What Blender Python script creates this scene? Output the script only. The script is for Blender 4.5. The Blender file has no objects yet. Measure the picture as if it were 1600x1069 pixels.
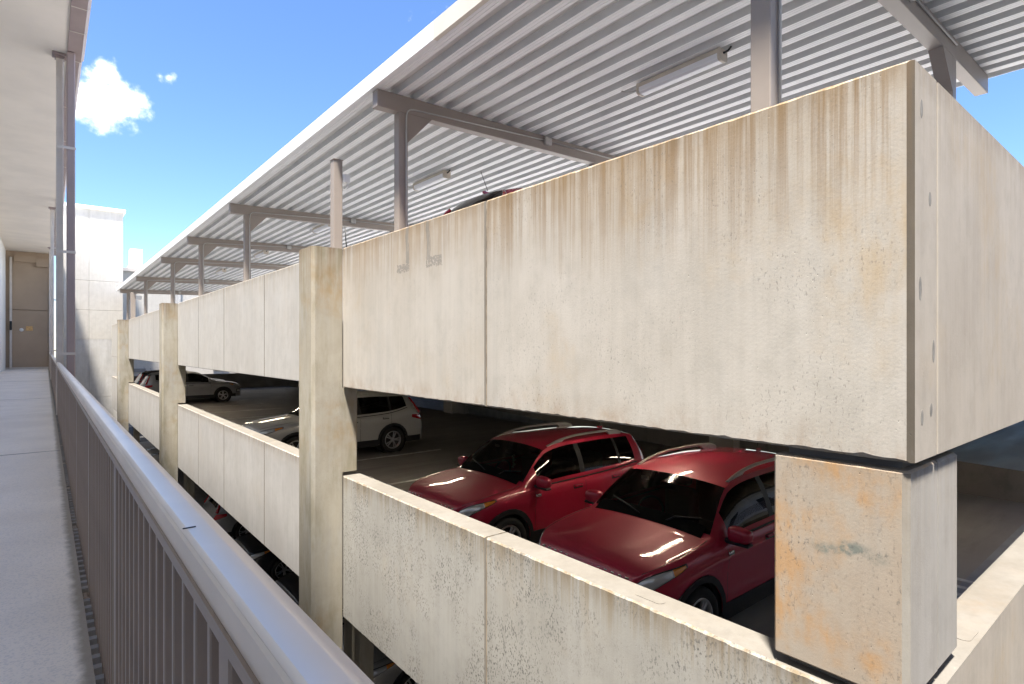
import bpy, bmesh, math, random
import numpy as np
from mathutils import Vector, Matrix
random.seed(7)
R = math.radians
sc = bpy.context.scene
col = sc.collection

# ------------------------------------------------------------------ camera
cam_d = bpy.data.cameras.new('camera')
cam = bpy.data.objects.new('camera', cam_d); col.objects.link(cam)
cam_d.sensor_width = 36.0
cam_d.lens = 890.0 / 1600.0 * 36.0
cam_d.shift_y = 8.5 / 1600.0
cam_d.clip_start = 0.02
cam_d.clip_end = 3000
YAW = math.atan(729.0 / 890.0)
cam.location = (0, 0, 0)
cam.rotation_euler = (R(90), 0, -YAW)
sc.camera = cam

# ------------------------------------------------------------------ sky, sun, exposure
SUN_TO = Vector((-0.255, -0.215, 1.0)).normalized()
SUN_EL = math.asin(SUN_TO.z)
SUN_AZ = math.atan2(SUN_TO.x, SUN_TO.y)          # clockwise from +Y
w = bpy.data.worlds.new('World'); sc.world = w
w.use_nodes = True
nt = w.node_tree; nt.nodes.clear()
def N(t, typ, **kw):
    n = t.nodes.new(typ)
    for k, v in kw.items(): setattr(n, k, v)
    return n
out = N(nt, 'ShaderNodeOutputWorld')
bg = N(nt, 'ShaderNodeBackground'); bg.inputs[1].default_value = 0.05
sky = N(nt, 'ShaderNodeTexSky', sky_type='NISHITA')
sky.sun_disc = False
sky.sun_elevation = SUN_EL
sky.sun_rotation = SUN_AZ
sky.air_density = 1.0; sky.dust_density = 0.3; sky.ozone_density = 6.0
sky.altitude = 0
tc = N(nt, 'ShaderNodeTexCoord')
# fair-weather cumulus: one in view plus others scattered unseen, added as white fill light
def vdot(vec):
    n = N(nt, 'ShaderNodeVectorMath', operation='DISTANCE')
    nt.links.new(tc.outputs['Generated'], n.inputs[0]); n.inputs[1].default_value = vec
    return n.outputs['Value']
def wmath(op, a, b=None, clamp=False):
    n = N(nt, 'ShaderNodeMath', operation=op); n.use_clamp = clamp
    for i, v in enumerate((a, b)):
        if v is None: continue
        if isinstance(v, (int, float)): n.inputs[i].default_value = v
        else: nt.links.new(v, n.inputs[i])
    return n.outputs[0]
def skydir(u, v):
    a = (u - 800) / 890.0
    return Vector((math.sin(YAW) + math.cos(YAW) * a, math.cos(YAW) - math.sin(YAW) * a, (543 - v) / 890.0)).normalized()
nz = N(nt, 'ShaderNodeTexNoise'); nz.inputs['Scale'].default_value = 34; nz.inputs['Detail'].default_value = 9; nz.inputs['Roughness'].default_value = .58
nt.links.new(tc.outputs['Generated'], nz.inputs['Vector'])
blobs = [((170, 155), .047), ((202, 163), .038), ((145, 162), .042), ((172, 120), .026), ((232, 152), .018), ((264, 124), .016), ((250, 120), .012), ((124, 155), .04)]
acc = None
for (u, v), r in blobs:
    d = vdot(skydir(u, v))
    m = wmath('SUBTRACT', 1.0 if r > .02 else .42, wmath('DIVIDE', d, r * (1 if r > .02 else 1.6)))
    acc = m if acc is None else wmath('MAXIMUM', acc, m)
nz2 = N(nt, 'ShaderNodeTexNoise'); nz2.inputs['Scale'].default_value = 3.1; nz2.inputs['Detail'].default_value = 2
mp2 = N(nt, 'ShaderNodeMapping'); mp2.inputs['Location'].default_value = (6.2, 16.37, 9.61)
nt.links.new(tc.outputs['Generated'], mp2.inputs[0]); nt.links.new(mp2.outputs[0], nz2.inputs['Vector'])
scat = wmath('MULTIPLY', wmath('SUBTRACT', nz2.outputs['Fac'], .575), 6.0)     # added clouds out of view, for neutral fill
acc = wmath('MAXIMUM', acc, scat)
dens = wmath('ADD', acc, wmath('MULTIPLY', wmath('SUBTRACT', nz.outputs['Fac'], .5), 2.0))
dens = wmath('MULTIPLY', wmath('SUBTRACT', dens, .10), 1.15, True)
dens = wmath('MULTIPLY', dens, dens)
mix = N(nt, 'ShaderNodeMixRGB'); mix.inputs[2].default_value = (19.0, 18.3, 17.2, 1)
hs = N(nt, 'ShaderNodeHueSaturation'); hs.inputs['Saturation'].default_value = 1.08; hs.inputs['Hue'].default_value = .505
nt.links.new(sky.outputs[0], hs.inputs['Color'])
nt.links.new(dens, mix.inputs[0]); nt.links.new(hs.outputs[0], mix.inputs[1])
nt.links.new(mix.outputs[0], bg.inputs[0]); nt.links.new(bg.outputs[0], out.inputs[0])

sd = bpy.data.lights.new('sun', 'SUN'); sd.energy = 2.6; sd.angle = R(5.0); sd.color = (1.0, .95, .88)
so = bpy.data.objects.new('sun', sd); col.objects.link(so)
so.location = (0, -20, 60)
so.rotation_euler = SUN_TO.to_track_quat('Z', 'Y').to_euler()
sc.view_settings.view_transform = 'Standard'
sc.view_settings.look = 'None'
sc.view_settings.exposure = 2.6
sc.view_settings.gamma = 1.0
sc.render.engine = 'CYCLES'

# ------------------------------------------------------------------ materials
MATS = {}
def newmat(name):
    m = bpy.data.materials.new(name); m.use_nodes = True
    t = m.node_tree; t.nodes.clear()
    o = N(t, 'ShaderNodeOutputMaterial'); p = N(t, 'ShaderNodeBsdfPrincipled')
    t.links.new(p.outputs[0], o.inputs[0])
    MATS[name] = m
    return m, t, p
def c4(c): return (c[0], c[1], c[2], 1)
class G:
    """small node-graph helper"""
    def __init__(s, t, coord='Object'):
        s.t = t; s.tc = N(t, 'ShaderNodeTexCoord'); s.co = s.tc.outputs[coord]
        s.sep = N(t, 'ShaderNodeSeparateXYZ'); t.links.new(s.co, s.sep.inputs[0])
        s.x, s.y, s.z = s.sep.outputs
    def math(s, op, a, b=None, clamp=False):
        n = N(s.t, 'ShaderNodeMath', operation=op); n.use_clamp = clamp
        for i, v in enumerate((a, b)):
            if v is None: continue
            if isinstance(v, (int, float)): n.inputs[i].default_value = v
            else: s.t.links.new(v, n.inputs[i])
        return n.outputs[0]
    def noise(s, scale, stretch=(1, 1, 1), detail=4, rough=.55, off=(0, 0, 0), dist=0):
        mp = N(s.t, 'ShaderNodeMapping'); mp.inputs['Scale'].default_value = stretch; mp.inputs['Location'].default_value = off
        s.t.links.new(s.co, mp.inputs[0])
        n = N(s.t, 'ShaderNodeTexNoise'); n.inputs['Scale'].default_value = scale; n.inputs['Detail'].default_value = detail
        n.inputs['Roughness'].default_value = rough; n.inputs['Distortion'].default_value = dist
        s.t.links.new(mp.outputs[0], n.inputs['Vector'])
        return n.outputs['Fac']
    def voro(s, scale, off=(0, 0, 0), stretch=(1, 1, 1)):
        mp = N(s.t, 'ShaderNodeMapping'); mp.inputs['Location'].default_value = off; mp.inputs['Scale'].default_value = stretch
        s.t.links.new(s.co, mp.inputs[0])
        n = N(s.t, 'ShaderNodeTexVoronoi'); n.inputs['Scale'].default_value = scale
        s.t.links.new(mp.outputs[0], n.inputs['Vector'])
        return n.outputs['Distance']
    def ramp(s, v, a, b, smooth=True):
        n = N(s.t, 'ShaderNodeMapRange'); n.interpolation_type = 'SMOOTHSTEP' if smooth else 'LINEAR'
        s.t.links.new(v, n.inputs['Value']); n.inputs['From Min'].default_value = a; n.inputs['From Max'].default_value = b
        return n.outputs[0]
    def mix(s, fac, a, b):
        n = N(s.t, 'ShaderNodeMixRGB')
        for i, v in ((0, fac), (1, a), (2, b)):
            if isinstance(v, (int, float)): n.inputs[i].default_value = v
            elif isinstance(v, tuple): n.inputs[i].default_value = c4(v)
            else: s.t.links.new(v, n.inputs[i])
        return n.outputs[0]
    def mul(s, *a):
        r = a[0]
        for b in a[1:]: r = s.math('MULTIPLY', r, b)
        return r
    def bump(s, p, h, strength=.3, dist=.01):
        b = N(s.t, 'ShaderNodeBump'); b.inputs['Strength'].default_value = strength; b.inputs['Distance'].default_value = dist
        s.t.links.new(h, b.inputs['Height']); s.t.links.new(b.outputs[0], p.inputs['Normal'])

def simple(name, color, rough=.5, metal=0., var=.06, vscale=3., bump=0., coat=0., spec=.5):
    m, t, p = newmat(name); g = G(t)
    n = g.noise(vscale, detail=5)
    a = tuple(max(0, c * (1 - var)) for c in color); b = tuple(c * (1 + var) for c in color)
    t.links.new(g.mix(g.ramp(n, .3, .7), a, b), p.inputs['Base Color'])
    p.inputs['Roughness'].default_value = rough; p.inputs['Metallic'].default_value = metal
    p.inputs['Coat Weight'].default_value = coat; p.inputs['Coat Roughness'].default_value = .03
    p.inputs['Specular IOR Level'].default_value = spec
    if bump: g.bump(p, g.noise(vscale * 40, detail=3), bump, .004)
    return m

def concrete(name, base=(.51, .472, .415), base2=(.45, .412, .355), top=1.44, streak=.7, slen=.75, scol=(.20, .118, .048),
             speck=.5, warm=.4, wcol=(.45, .32, .17), cool=.3, seed=0., grime_bottom=0., bottom=0., green=0., drips=None, topdirt=.5, band=0., spk=(.585, .66), clu=(.42, .68), wsc=.9, wrng=(.50, .72), haze=0.):
    m, t, p = newmat(name); g = G(t)
    o = (seed * 7.3, seed * 3.1, seed * 5.7)
    c = g.mix(g.ramp(g.noise(1.1, (1, 1, .6), 5, .6, o), .3, .72), base, base2)
    c = g.mix(g.mul(g.ramp(g.noise(4.5, (1, 1, .8), 6, .68, (o[1], o[2], o[0])), .42, .70), .45), c, tuple(x * .86 for x in base2))
    # cool grey cast in soft vertical bands
    c = g.mix(g.mul(g.ramp(g.noise(1.6, (1.6, 1.6, .35), 4, .55, (o[1], o[2], o[0])), .48, .75), cool), c, (.37, .36, .335))
    # warm blotches
    wm = g.math('MINIMUM', g.mul(g.ramp(g.noise(wsc, (1, 1, 1.1), 5, .62, (o[2], o[0], o[1])), *wrng), g.ramp(g.noise(9, (1, 1, .4), 4, .6, o), .25, .7), warm), .9)
    c = g.mix(wm, c, wcol)
    # fine form-work streaks
    fs = g.noise(14, (1, 1, .035), 5, .65, o)
    c = g.mix(g.mul(g.ramp(fs, .45, .72), .15), c, tuple(x * .72 for x in base2))
    c = g.mix(g.mul(g.ramp(fs, .55, .30), .13), c, tuple(min(1, x * 1.18) for x in base))
    # run-off streaks from the top edge, of uneven length
    s1 = g.noise(15, (1, 1, .016), 6, .75, (o[1], o[0], o[2]))
    s2 = g.noise(1.3, (1, 1, .02), 3, .5, o)
    depth = g.math('SUBTRACT', top, g.z)
    ln = g.math('MULTIPLY', g.math('ADD', g.math('MULTIPLY', s1, 1.1), g.math('MULTIPLY', s2, 1.0)), slen)
    fall = g.math('SUBTRACT', 1.0, g.math('DIVIDE', depth, ln), True)
    st = g.mul(fall, g.ramp(s1, .40, .62), streak)
    c = g.mix(g.math('MINIMUM', st, .9), c, scol)
    td = g.mul(g.math('SUBTRACT', 1.0, g.math('DIVIDE', depth, .16), True), g.ramp(g.noise(11, (1, 1, .3), 5, .7, o), .3, .65), topdirt)
    c = g.mix(td, c, (.15, .105, .06))
    if haze:
        hz = g.mul(g.math('POWER', g.math('SUBTRACT', 1.0, g.math('DIVIDE', depth, g.math('MULTIPLY', g.math('ADD', s2, .35), 1.15)), True), 1.3), g.ramp(g.noise(2.2, (1, 1, .3), 5, .65, o), .25, .65), haze)
        c = g.mix(hz, c, (.31, .205, .095))
    if grime_bottom:
        up = g.math('SUBTRACT', g.z, bottom)
        gm = g.mul(g.math('SUBTRACT', 1.0, g.math('DIVIDE', up, .22), True), g.ramp(g.noise(6, (1, 1, .6), 5, .7, o), .4, .7), grime_bottom)
        c = g.mix(gm, c, (.30, .19, .11))
    if green:
        gr = g.mul(g.ramp(g.noise(3.2, (1, 1, .28), 5, .65, (o[2], o[1], o[0])), .46, .70), green)
        c = g.mix(gr, c, (.225, .20, .125))
    if band:
        wz = g.math('ADD', g.math('ADD', g.z, g.math('MULTIPLY', g.math('SUBTRACT', g.noise(3, detail=4, off=o), .5), .25)), g.math('MULTIPLY', g.y, .0))
        bd = g.mul(g.ramp(g.math('ABSOLUTE', g.math('SUBTRACT', wz, -1.10)), .045, .01), g.ramp(g.noise(12, detail=5, rough=.7), .35, .6), g.ramp(g.y, 1.45, 1.35), g.ramp(g.y, 1.0, 1.1), band)
        c = g.mix(bd, c, (.17, .19, .165))
    # bug-hole / mildew specks, clustered
    cl = g.ramp(g.noise(1.7, (1, 1, .8), 4, .6, (o[0] + 3, o[1], o[2])), *clu)
    sp = g.math('MULTIPLY', g.ramp(g.noise(62, (1, 1, .55), 3, .6, o), *spk), cl)
    v = g.voro(30, o, (1, 1, .6))
    pit = g.math('MULTIPLY', g.ramp(v, .11, .04), g.ramp(g.noise(3, off=o), .50, .66))
    c = g.mix(g.math('MULTIPLY', sp, speck), c, (.115, .11, .10))
    c = g.mix(g.math('MULTIPLY', pit, min(1, speck * 1.2)), c, (.10, .09, .08))
    if drips:
        for (yc, hw, zt, zb, py0, py1, pz0, pz1) in drips:
            wob = g.math('ADD', g.y, g.math('MULTIPLY', g.math('SUBTRACT', g.noise(4, (.1, .1, 1), 3), .5), .12))
            a = g.math('ABSOLUTE', g.math('SUBTRACT', wob, yc))
            ring = g.mul(g.ramp(a, hw, hw * .55), g.math('GREATER_THAN', g.z, zb), g.ramp(g.noise(18, (1, 1, .2), 4, .7), .30, .5))
            rg = g.noise(14, detail=4)
            jy = g.math('ADD', g.y, g.math('MULTIPLY', g.math('SUBTRACT', rg, .5), .10)); jz = g.math('ADD', g.z, g.math('MULTIPLY', g.math('SUBTRACT', rg, .5), .10))
            pa = g.mul(g.math('GREATER_THAN', jy, py0), g.math('LESS_THAN', jy, py1), g.math('GREATER_THAN', jz, pz0), g.math('LESS_THAN', jz, pz1), g.ramp(g.noise(40, detail=3), .36, .5))
            c = g.mix(g.math('MULTIPLY', g.math('MAXIMUM', ring, pa), .65), c, (.20, .19, .17))
    t.links.new(c, p.inputs['Base Color'])
    p.inputs['Roughness'].default_value = .86; p.inputs['Specular IOR Level'].default_value = .3
    h = g.math('SUBTRACT', g.math('ADD', g.math('MULTIPLY', g.noise(55, detail=5, rough=.7), .5), g.math('MULTIPLY', g.noise(4, detail=3), .5)), g.math('MULTIPLY', pit, 1.2))
    g.bump(p, h, .35, .006)
    return m

M = {}
M['panel_a'] = concrete('weathered_concrete_upper', streak=.85, slen=.8, speck=.45, warm=.6, seed=1, haze=.5, grime_bottom=.5, bottom=-.578)
M['panel_b'] = concrete('weathered_concrete_upper_far', streak=.6, slen=.55, speck=.18, warm=.3, seed=2.4, haze=.45, grime_bottom=.5, bottom=-.578,
                        drips=[(6.03, .05, 1.44, 1.00, 5.98, 6.28, .90, 1.00), (5.55, .05, 1.44, .99, 5.26, 5.60, .90, 1.02)])
M['panel_side'] = concrete('weathered_concrete_side', base=(0.47, 0.42, 0.355), base2=(0.40, 0.35, 0.29), streak=.25, slen=.6, scol=(.30, .22, .13), speck=.12, warm=.4, cool=.08, seed=3.7, topdirt=.35)
M['panel_clean'] = concrete('pale_concrete', base=(0.498, 0.477, 0.440), base2=(0.448, 0.423, 0.386), streak=.40, slen=.42, scol=(.36, .27, .15), speck=.03, warm=.12, cool=.2, seed=5.2, topdirt=.4)
M['low_a'] = concrete('speckled_concrete_lower', base=(0.407, 0.390, 0.353), base2=(0.349, 0.332, 0.295), top=-1.86, streak=.85, slen=.30, scol=(.25, .19, .11), speck=.85, warm=.15, cool=.4, seed=6.1, topdirt=.5, spk=(.55, .61), clu=(.40, .60))
M['low_clean'] = concrete('pale_concrete_lower', base=(0.465, 0.448, 0.423), base2=(0.415, 0.394, 0.369), top=-1.86, streak=.35, slen=.28, scol=(.36, .26, .15), speck=.06, warm=.12, cool=.3, seed=7.4)
M['col_main'] = concrete('stained_column_concrete', base=(0.415, 0.382, 0.315), base2=(0.365, 0.324, 0.249), streak=.7, slen=.6, speck=.18, warm=.95, wcol=(.34, .245, .135), cool=.7, green=.6, seed=8.3)
M['col_corner'] = concrete('orange_stained_concrete', base=(0.415, 0.365, 0.299), base2=(0.390, 0.315, 0.241), top=-.6, streak=.25, slen=.5, scol=(.40, .27, .15), speck=.6, warm=1.6, wcol=(.46, .275, .13), cool=.35, green=.0, seed=11.6, topdirt=.2, band=.9, spk=(.575, .65), clu=(.40, .66), wsc=1.5, wrng=(.44, .68))
M['col_corner_side'] = concrete('pale_column_concrete', base=(0.432, 0.407, 0.373), base2=(0.357, 0.328, 0.290), top=-.6, streak=.12, slen=.9, scol=(.34, .24, .10), speck=.05, warm=.1, seed=12.6)
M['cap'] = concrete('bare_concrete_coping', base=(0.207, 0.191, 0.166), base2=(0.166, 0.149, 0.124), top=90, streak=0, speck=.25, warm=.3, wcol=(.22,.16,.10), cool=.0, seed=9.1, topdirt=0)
M['chamfer'] = concrete('dirty_chamfer', base=(0.112, 0.095, 0.075), base2=(0.087, 0.073, 0.055), streak=.4, speck=.3, warm=.1, cool=.1, seed=13.)
M['chamfer2'] = concrete('pale_chamfer', base=(0.332, 0.311, 0.274), base2=(0.274, 0.253, 0.216), top=-.6, streak=.2, speck=.3, warm=.1, cool=.1, seed=14.)
M['sealant'] = simple('joint_sealant', (.28, .225, .165), .8, var=.3, vscale=8)
M['patch'] = simple('grey_mortar_patch', (.24, .225, .20), .9, var=.25, vscale=14)
M['joint_dark'] = simple('dark_joint', (.07, .06, .05), .9, var=.3)
M['edge_conc'] = simple('grey_concrete', (.27, .255, .235), .9, var=.15, vscale=1.5, bump=.3)
M['steel'] = simple('taupe_painted_steel', (.345, .292, .248), .45, var=.05, vscale=1.2, bump=.05)
M['steel_light'] = simple('galvanised_conduit', (.50, .48, .45), .4, .3, var=.1)
M['fascia'] = simple('white_fascia', (.88, .87, .85), .45, var=.03, vscale=1.)
M['deckw'] = simple('white_roof_decking', (.88, .87, .86), .42, var=.03, vscale=2.)
M['deckshade'] = simple('rib_shade_grey', (.66, .66, .65), .5, var=.06, vscale=2.)  # shade between the ribs, put into the colour of webs and pans
M['white'] = simple('white_paint', (.78, .77, .75), .5, var=.03)
M['diffuser'] = simple('white_diffuser', (.86, .86, .87), .35, var=.02)
M['lampbody'] = simple('cream_lamp_housing', (.62, .55, .45), .5, var=.08)
M['black'] = simple('black_plastic', (.018, .018, .019), .5, var=.2)
M['rail'] = simple('taupe_railing_paint', (.31, .235, .18), .32, .0, var=.06, vscale=4.)
M['railtop'] = simple('satin_handrail', (.92, .81, .68), .33, .4, var=.06, vscale=3.)
M['downspout'] = simple('mauve_brown_gutter', (.35, .272, .255), .45, var=.06, vscale=1.5)
M['soffit'] = simple('stucco_soffit', (.82, .74, .645), .85, var=.05, vscale=.8, bump=.25)
M['bwall'] = simple('white_stucco_wall', (.86, .845, .80), .85, var=.03, vscale=.7, bump=.2)
M['endwall'] = simple('taupe_stucco', (.42, .315, .22), .8, var=.06, vscale=.8, bump=.2)
M['colw'] = simple('grey_metal_column', (.64, .575, .51), .4, .1, var=.06)
M['brass'] = simple('brass_plaque', (.60, .37, .16), .4, .5, var=.15, vscale=20)
M['farwhite'] = concrete('cream_stucco_panel', base=(.60, .565, .50), base2=(.55, .51, .445), top=9.2, streak=.06, speck=0, warm=.08, cool=.1, seed=15, topdirt=.1)
M['farlow'] = concrete('grey_plinth_panel', base=(.60, .585, .56), base2=(.54, .52, .48), top=.5, streak=.1, speck=.05, warm=.12, cool=.4, seed=16, topdirt=.1)
M['line'] = simple('worn_white_line_paint', (.62, .61, .58), .6, var=.25, vscale=9)
# walkway coating
m, t, p = newmat('textured_walkway_coating'); g = G(t)
cc = g.mix(g.ramp(g.noise(1.3, detail=5), .3, .7), (.82, .745, .645), (.92, .84, .73))
cc = g.mix(g.mul(g.ramp(g.noise(90, detail=3), .5, .62), .35), cc, (.50, .49, .47))
edge = g.ramp(g.math('ADD', g.x, g.math('MULTIPLY', g.noise(14, detail=4), .05)), .115, .165)
cc = g.mix(g.math('MULTIPLY', edge, .8), cc, (.20, .165, .115))
t.links.new(cc, p.inputs['Base Color']); p.inputs['Roughness'].default_value = .7
g.bump(p, g.noise(130, detail=4, rough=.7), .6, .004); M['walk'] = m
# garage deck
m, t, p = newmat('traffic_worn_deck'); g = G(t)
cc = g.mix(g.ramp(g.noise(.35, (1, .5, 1), 5), .3, .7), (.19, .172, .155), (.27, .245, .22))
cc = g.mix(g.mul(g.ramp(g.noise(2.2, (.25, 1.4, 1), 5, .65), .5, .75), .6), cc, (.13, .118, .107))
cc = g.mix(g.mul(g.ramp(g.noise(60, detail=3), .55, .7), .4), cc, (.25, .23, .21))
t.links.new(cc, p.inputs['Base Color'])
t.links.new(g.ramp(g.noise(1.2, (.3, 2.0, 1), 5), .2, .9), p.inputs['Roughness'])
mr = N(t, 'ShaderNodeMapRange'); t.links.new(g.noise(1.4, (.3, 2.2, 1), 5), mr.inputs['Value']); mr.inputs['To Min'].default_value = .30; mr.inputs['To Max'].default_value = .75
t.links.new(mr.outputs[0], p.inputs['Roughness'])
g.bump(p, g.noise(80, detail=4), .25, .004); M['deck'] = m
M['roofdeck'] = simple('pale_broomed_roof_deck', (.66, .635, .59), .9, var=.08, vscale=.8, bump=.3)
M['ceil'] = simple('raw_concrete_ceiling', (.48, .46, .43), .9, var=.12, vscale=1.2, bump=.3)
M['strip'] = simple('pale_concrete_strip', (.30, .31, .325), .85, var=.12, vscale=3, bump=.3)
M['ground'] = simple('asphalt_ground', (.075, .072, .068), .9, var=.25, vscale=.6, bump=.4)
M['lampglow'], t, p = newmat('lit_tube')
p.inputs['Emission Color'].default_value = (1, .86, .64, 1); p.inputs['Emission Strength'].default_value = 23.0
# car materials
def carpaint(name, colr, flake=.15, rough=.5, metal=.12):
    m, t, p = newmat(name); g = G(t)
    n = g.noise(900, detail=1)
    t.links.new(g.mix(g.math('MULTIPLY', g.ramp(n, .45, .65), flake), colr, tuple(min(1, c * 1.9 + .02) for c in colr)), p.inputs['Base Color'])
    p.inputs['Metallic'].default_value = metal; p.inputs['Roughness'].default_value = rough
    p.inputs['Coat Weight'].default_value = 1.0; p.inputs['Coat Roughness'].default_value = .025
    return m
M['red'] = carpaint('deep_red_car_paint', (.40, .006, .038))
M['silverw'] = carpaint('silver_white_car_paint', (.50, .485, .46), metal=.2)
M['grey'] = carpaint('grey_car_paint', (.27, .27, .285), metal=.3)
M['blackp'] = carpaint('black_car_paint', (.012, .012, .014), metal=.2)
M['silver'] = carpaint('silver_car_paint', (.42, .42, .41), metal=.6)
def glassmat(name, tint):
    m = bpy.data.materials.new(name); m.use_nodes = True; t = m.node_tree; t.nodes.clear()
    o = N(t, 'ShaderNodeOutputMaterial'); tr = N(t, 'ShaderNodeBsdfTransparent'); tr.inputs[0].default_value = c4(tint)
    gl = N(t, 'ShaderNodeBsdfGlossy'); gl.inputs['Roughness'].default_value = .015; gl.inputs[0].default_value = (.95, .95, .95, 1)
    fr = N(t, 'ShaderNodeFresnel'); fr.inputs[0].default_value = 1.55
    mx = N(t, 'ShaderNodeMixShader')
    t.links.new(fr.outputs[0], mx.inputs[0]); t.links.new(tr.outputs[0], mx.inputs[1]); t.links.new(gl.outputs[0], mx.inputs[2]); t.links.new(mx.outputs[0], o.inputs[0])
    return m
M['wsglass'] = glassmat('windscreen_glass', (.45, .50, .48))
M['sideglass'] = glassmat('tinted_side_glass', (.16, .17, .17))
M['rearglass'] = glassmat('privacy_glass', (.04, .042, .045))
M['cowl'] = simple('matt_black_cowl', (.006, .006, .006), .95, var=.1, spec=.05)
M['tyre'] = simple('tyre_rubber', (.022, .021, .02), .85, var=.15, vscale=12)
M['alloy'] = simple('alloy_rim', (.55, .55, .56), .28, .9, var=.04)
M['alloydark'] = simple('dark_alloy', (.05, .05, .052), .4, .6, var=.1)
M['chrome'] = simple('bright_trim', (.72, .71, .70), .15, 1.0, var=.02)
M['railsilver'] = simple('satin_silver_rail', (.50, .475, .455), .35, .6, var=.04)
M['lens'] = simple('headlamp_lens', (.55, .56, .57), .08, .3, var=.1, coat=1.)
M['amber'] = simple('amber_lens', (.75, .26, .03), .12, var=.05, coat=1.)
M['redlens'] = simple('red_tail_lens', (.45, .012, .02), .12, var=.05, coat=1.)
M['interior'] = simple('dark_interior', (.035, .034, .033), .75, var=.1)
M['seat'] = simple('charcoal_seat', (.06, .058, .056), .8, var=.1, vscale=10)

# ------------------------------------------------------------------ mesh helpers
def link(o, parent=None):
    col.objects.link(o)
    if parent is not None:
        o.parent = parent
    return o
def obj(name, me, mat=None, parent=None, world=False):
    o = bpy.data.objects.new(name, me)
    if mat is not None and not me.materials:
        for mm in (mat if isinstance(mat, (list, tuple)) else [mat]): me.materials.append(mm)
    link(o, parent)
    if parent is not None and world:
        o.matrix_parent_inverse = Matrix.Translation(-Vector(parent.location))
    return o
def thing(name, loc, label, cat, group=None, rz=0):
    o = bpy.data.objects.new(name, None); col.objects.link(o)
    o.empty_display_size = .2
    o.location = loc; o.rotation_euler = (0, 0, rz)
    tag(o, label, cat, group)
    return o
def tag(o, label=None, cat=None, group=None, kind=None):
    if label: o['label'] = label
    if cat: o['category'] = cat
    if group: o['group'] = group
    if kind: o['kind'] = kind
    return o
class MB:
    def __init__(s): s.bm = bmesh.new()
    def box(s, x0, x1, y0, y1, z0, z1, bevel=0., mi=0, mat4=None):
        r = bmesh.ops.create_cube(s.bm, size=1)
        vs = r['verts']
        for v in vs: v.co = Vector(((x0 + x1) / 2 + v.co.x * (x1 - x0), (y0 + y1) / 2 + v.co.y * (y1 - y0), (z0 + z1) / 2 + v.co.z * (z1 - z0)))
        fs = set(f for v in vs for f in v.link_faces)
        for f in fs: f.material_index = mi
        if mat4 is not None: bmesh.ops.transform(s.bm, matrix=mat4, verts=vs)
        if bevel:
            es = list(set(e for v in vs for e in v.link_edges))
            bmesh.ops.bevel(s.bm, geom=es, offset=bevel, segments=1, affect='EDGES')
        return s
    def prism(s, poly, z0, z1, mats=None, topmat=0, axis='z'):
        """poly: list of (a,b); extruded along axis; mats: material index per side"""
        def P(a, b, c):
            return {'z': (a, b, c), 'y': (a, c, b), 'x': (c, a, b)}[axis]
        lo = [s.bm.verts.new(P(a, b, z0)) for a, b in poly]; hi = [s.bm.verts.new(P(a, b, z1)) for a, b in poly]
        n = len(poly); fs = []
        for i in range(n):
            f = s.bm.faces.new((lo[i], lo[(i + 1) % n], hi[(i + 1) % n], hi[i])); f.material_index = mats[i] if mats else 0; fs.append(f)
        f = s.bm.faces.new(hi); f.material_index = topmat; fs.append(f)
        f = s.bm.faces.new(lo[::-1]); f.material_index = topmat; fs.append(f)
        bmesh.ops.recalc_face_normals(s.bm, faces=fs)
        return s
    def tube(s, pts, r, n=10, close=True):
        pts = [Vector(p) for p in pts]; rings = []
        up = Vector((0, 0, 1))
        for i, p in enumerate(pts):
            d = ((pts[min(i + 1, len(pts) - 1)] - pts[max(i - 1, 0)])).normalized()
            a = d.cross(up) if abs(d.dot(up)) < .95 else d.cross(Vector((1, 0, 0)))
            a.normalize(); b = d.cross(a).normalized()
            if rings and a.dot(pa) < 0: a, b = -a, -b
            pa = a
            rr = r[i] if isinstance(r, (list, tuple)) else r
            rings.append([s.bm.verts.new(p + (a * math.cos(k * 2 * math.pi / n) + b * math.sin(k * 2 * math.pi / n)) * rr) for k in range(n)])
        fs = []
        for i in range(len(rings) - 1):
            for k in range(n):
                f = s.bm.faces.new((rings[i][k], rings[i][(k + 1) % n], rings[i + 1][(k + 1) % n], rings[i + 1][k])); f.smooth = True; fs.append(f)
        if close:
            fs.append(s.bm.faces.new(rings[0][::-1])); fs.append(s.bm.faces.new(rings[-1]))
        bmesh.ops.recalc_face_normals(s.bm, faces=fs)
        return s
    def lathe(s, prof, n=32, axis='y', origin=(0, 0, 0), mi=0, smooth=True):
        rings = []; o = Vector(origin)
        for (r, h) in prof:
            rings.append([s.bm.verts.new(o + Vector((r * math.cos(2 * math.pi * k / n), h, r * math.sin(2 * math.pi * k / n)))) for k in range(n)])
        for i in range(len(rings) - 1):
            for k in range(n):
                f = s.bm.faces.new((rings[i][k], rings[i][(k + 1) % n], rings[i + 1][(k + 1) % n], rings[i + 1][k])); f.smooth = smooth; f.material_index = mi
        return s
    def mesh(s, name):
        me = bpy.data.meshes.new(name); s.bm.to_mesh(me); s.bm.free(); return me
    def build(s, name, mat, parent=None, world=True):
        return obj(name, s.mesh(name), mat, parent, world)
def sharp(me, ang=32):
    bm = bmesh.new(); bm.from_mesh(me)
    bmesh.ops.recalc_face_normals(bm, faces=bm.faces)
    for f in bm.faces: f.smooth = True
    for e in bm.edges:
        if len(e.link_faces) == 2 and e.calc_face_angle(0) > R(ang): e.smooth = False
    bm.to_mesh(me); bm.free()
def copy_tree(o, parent=None):
    c = o.copy(); col.objects.link(c)
    if parent is not None:
        c.parent = parent; c.matrix_parent_inverse = o.matrix_parent_inverse.copy()
    for ch in o.children: copy_tree(ch, c)
    return c

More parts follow.
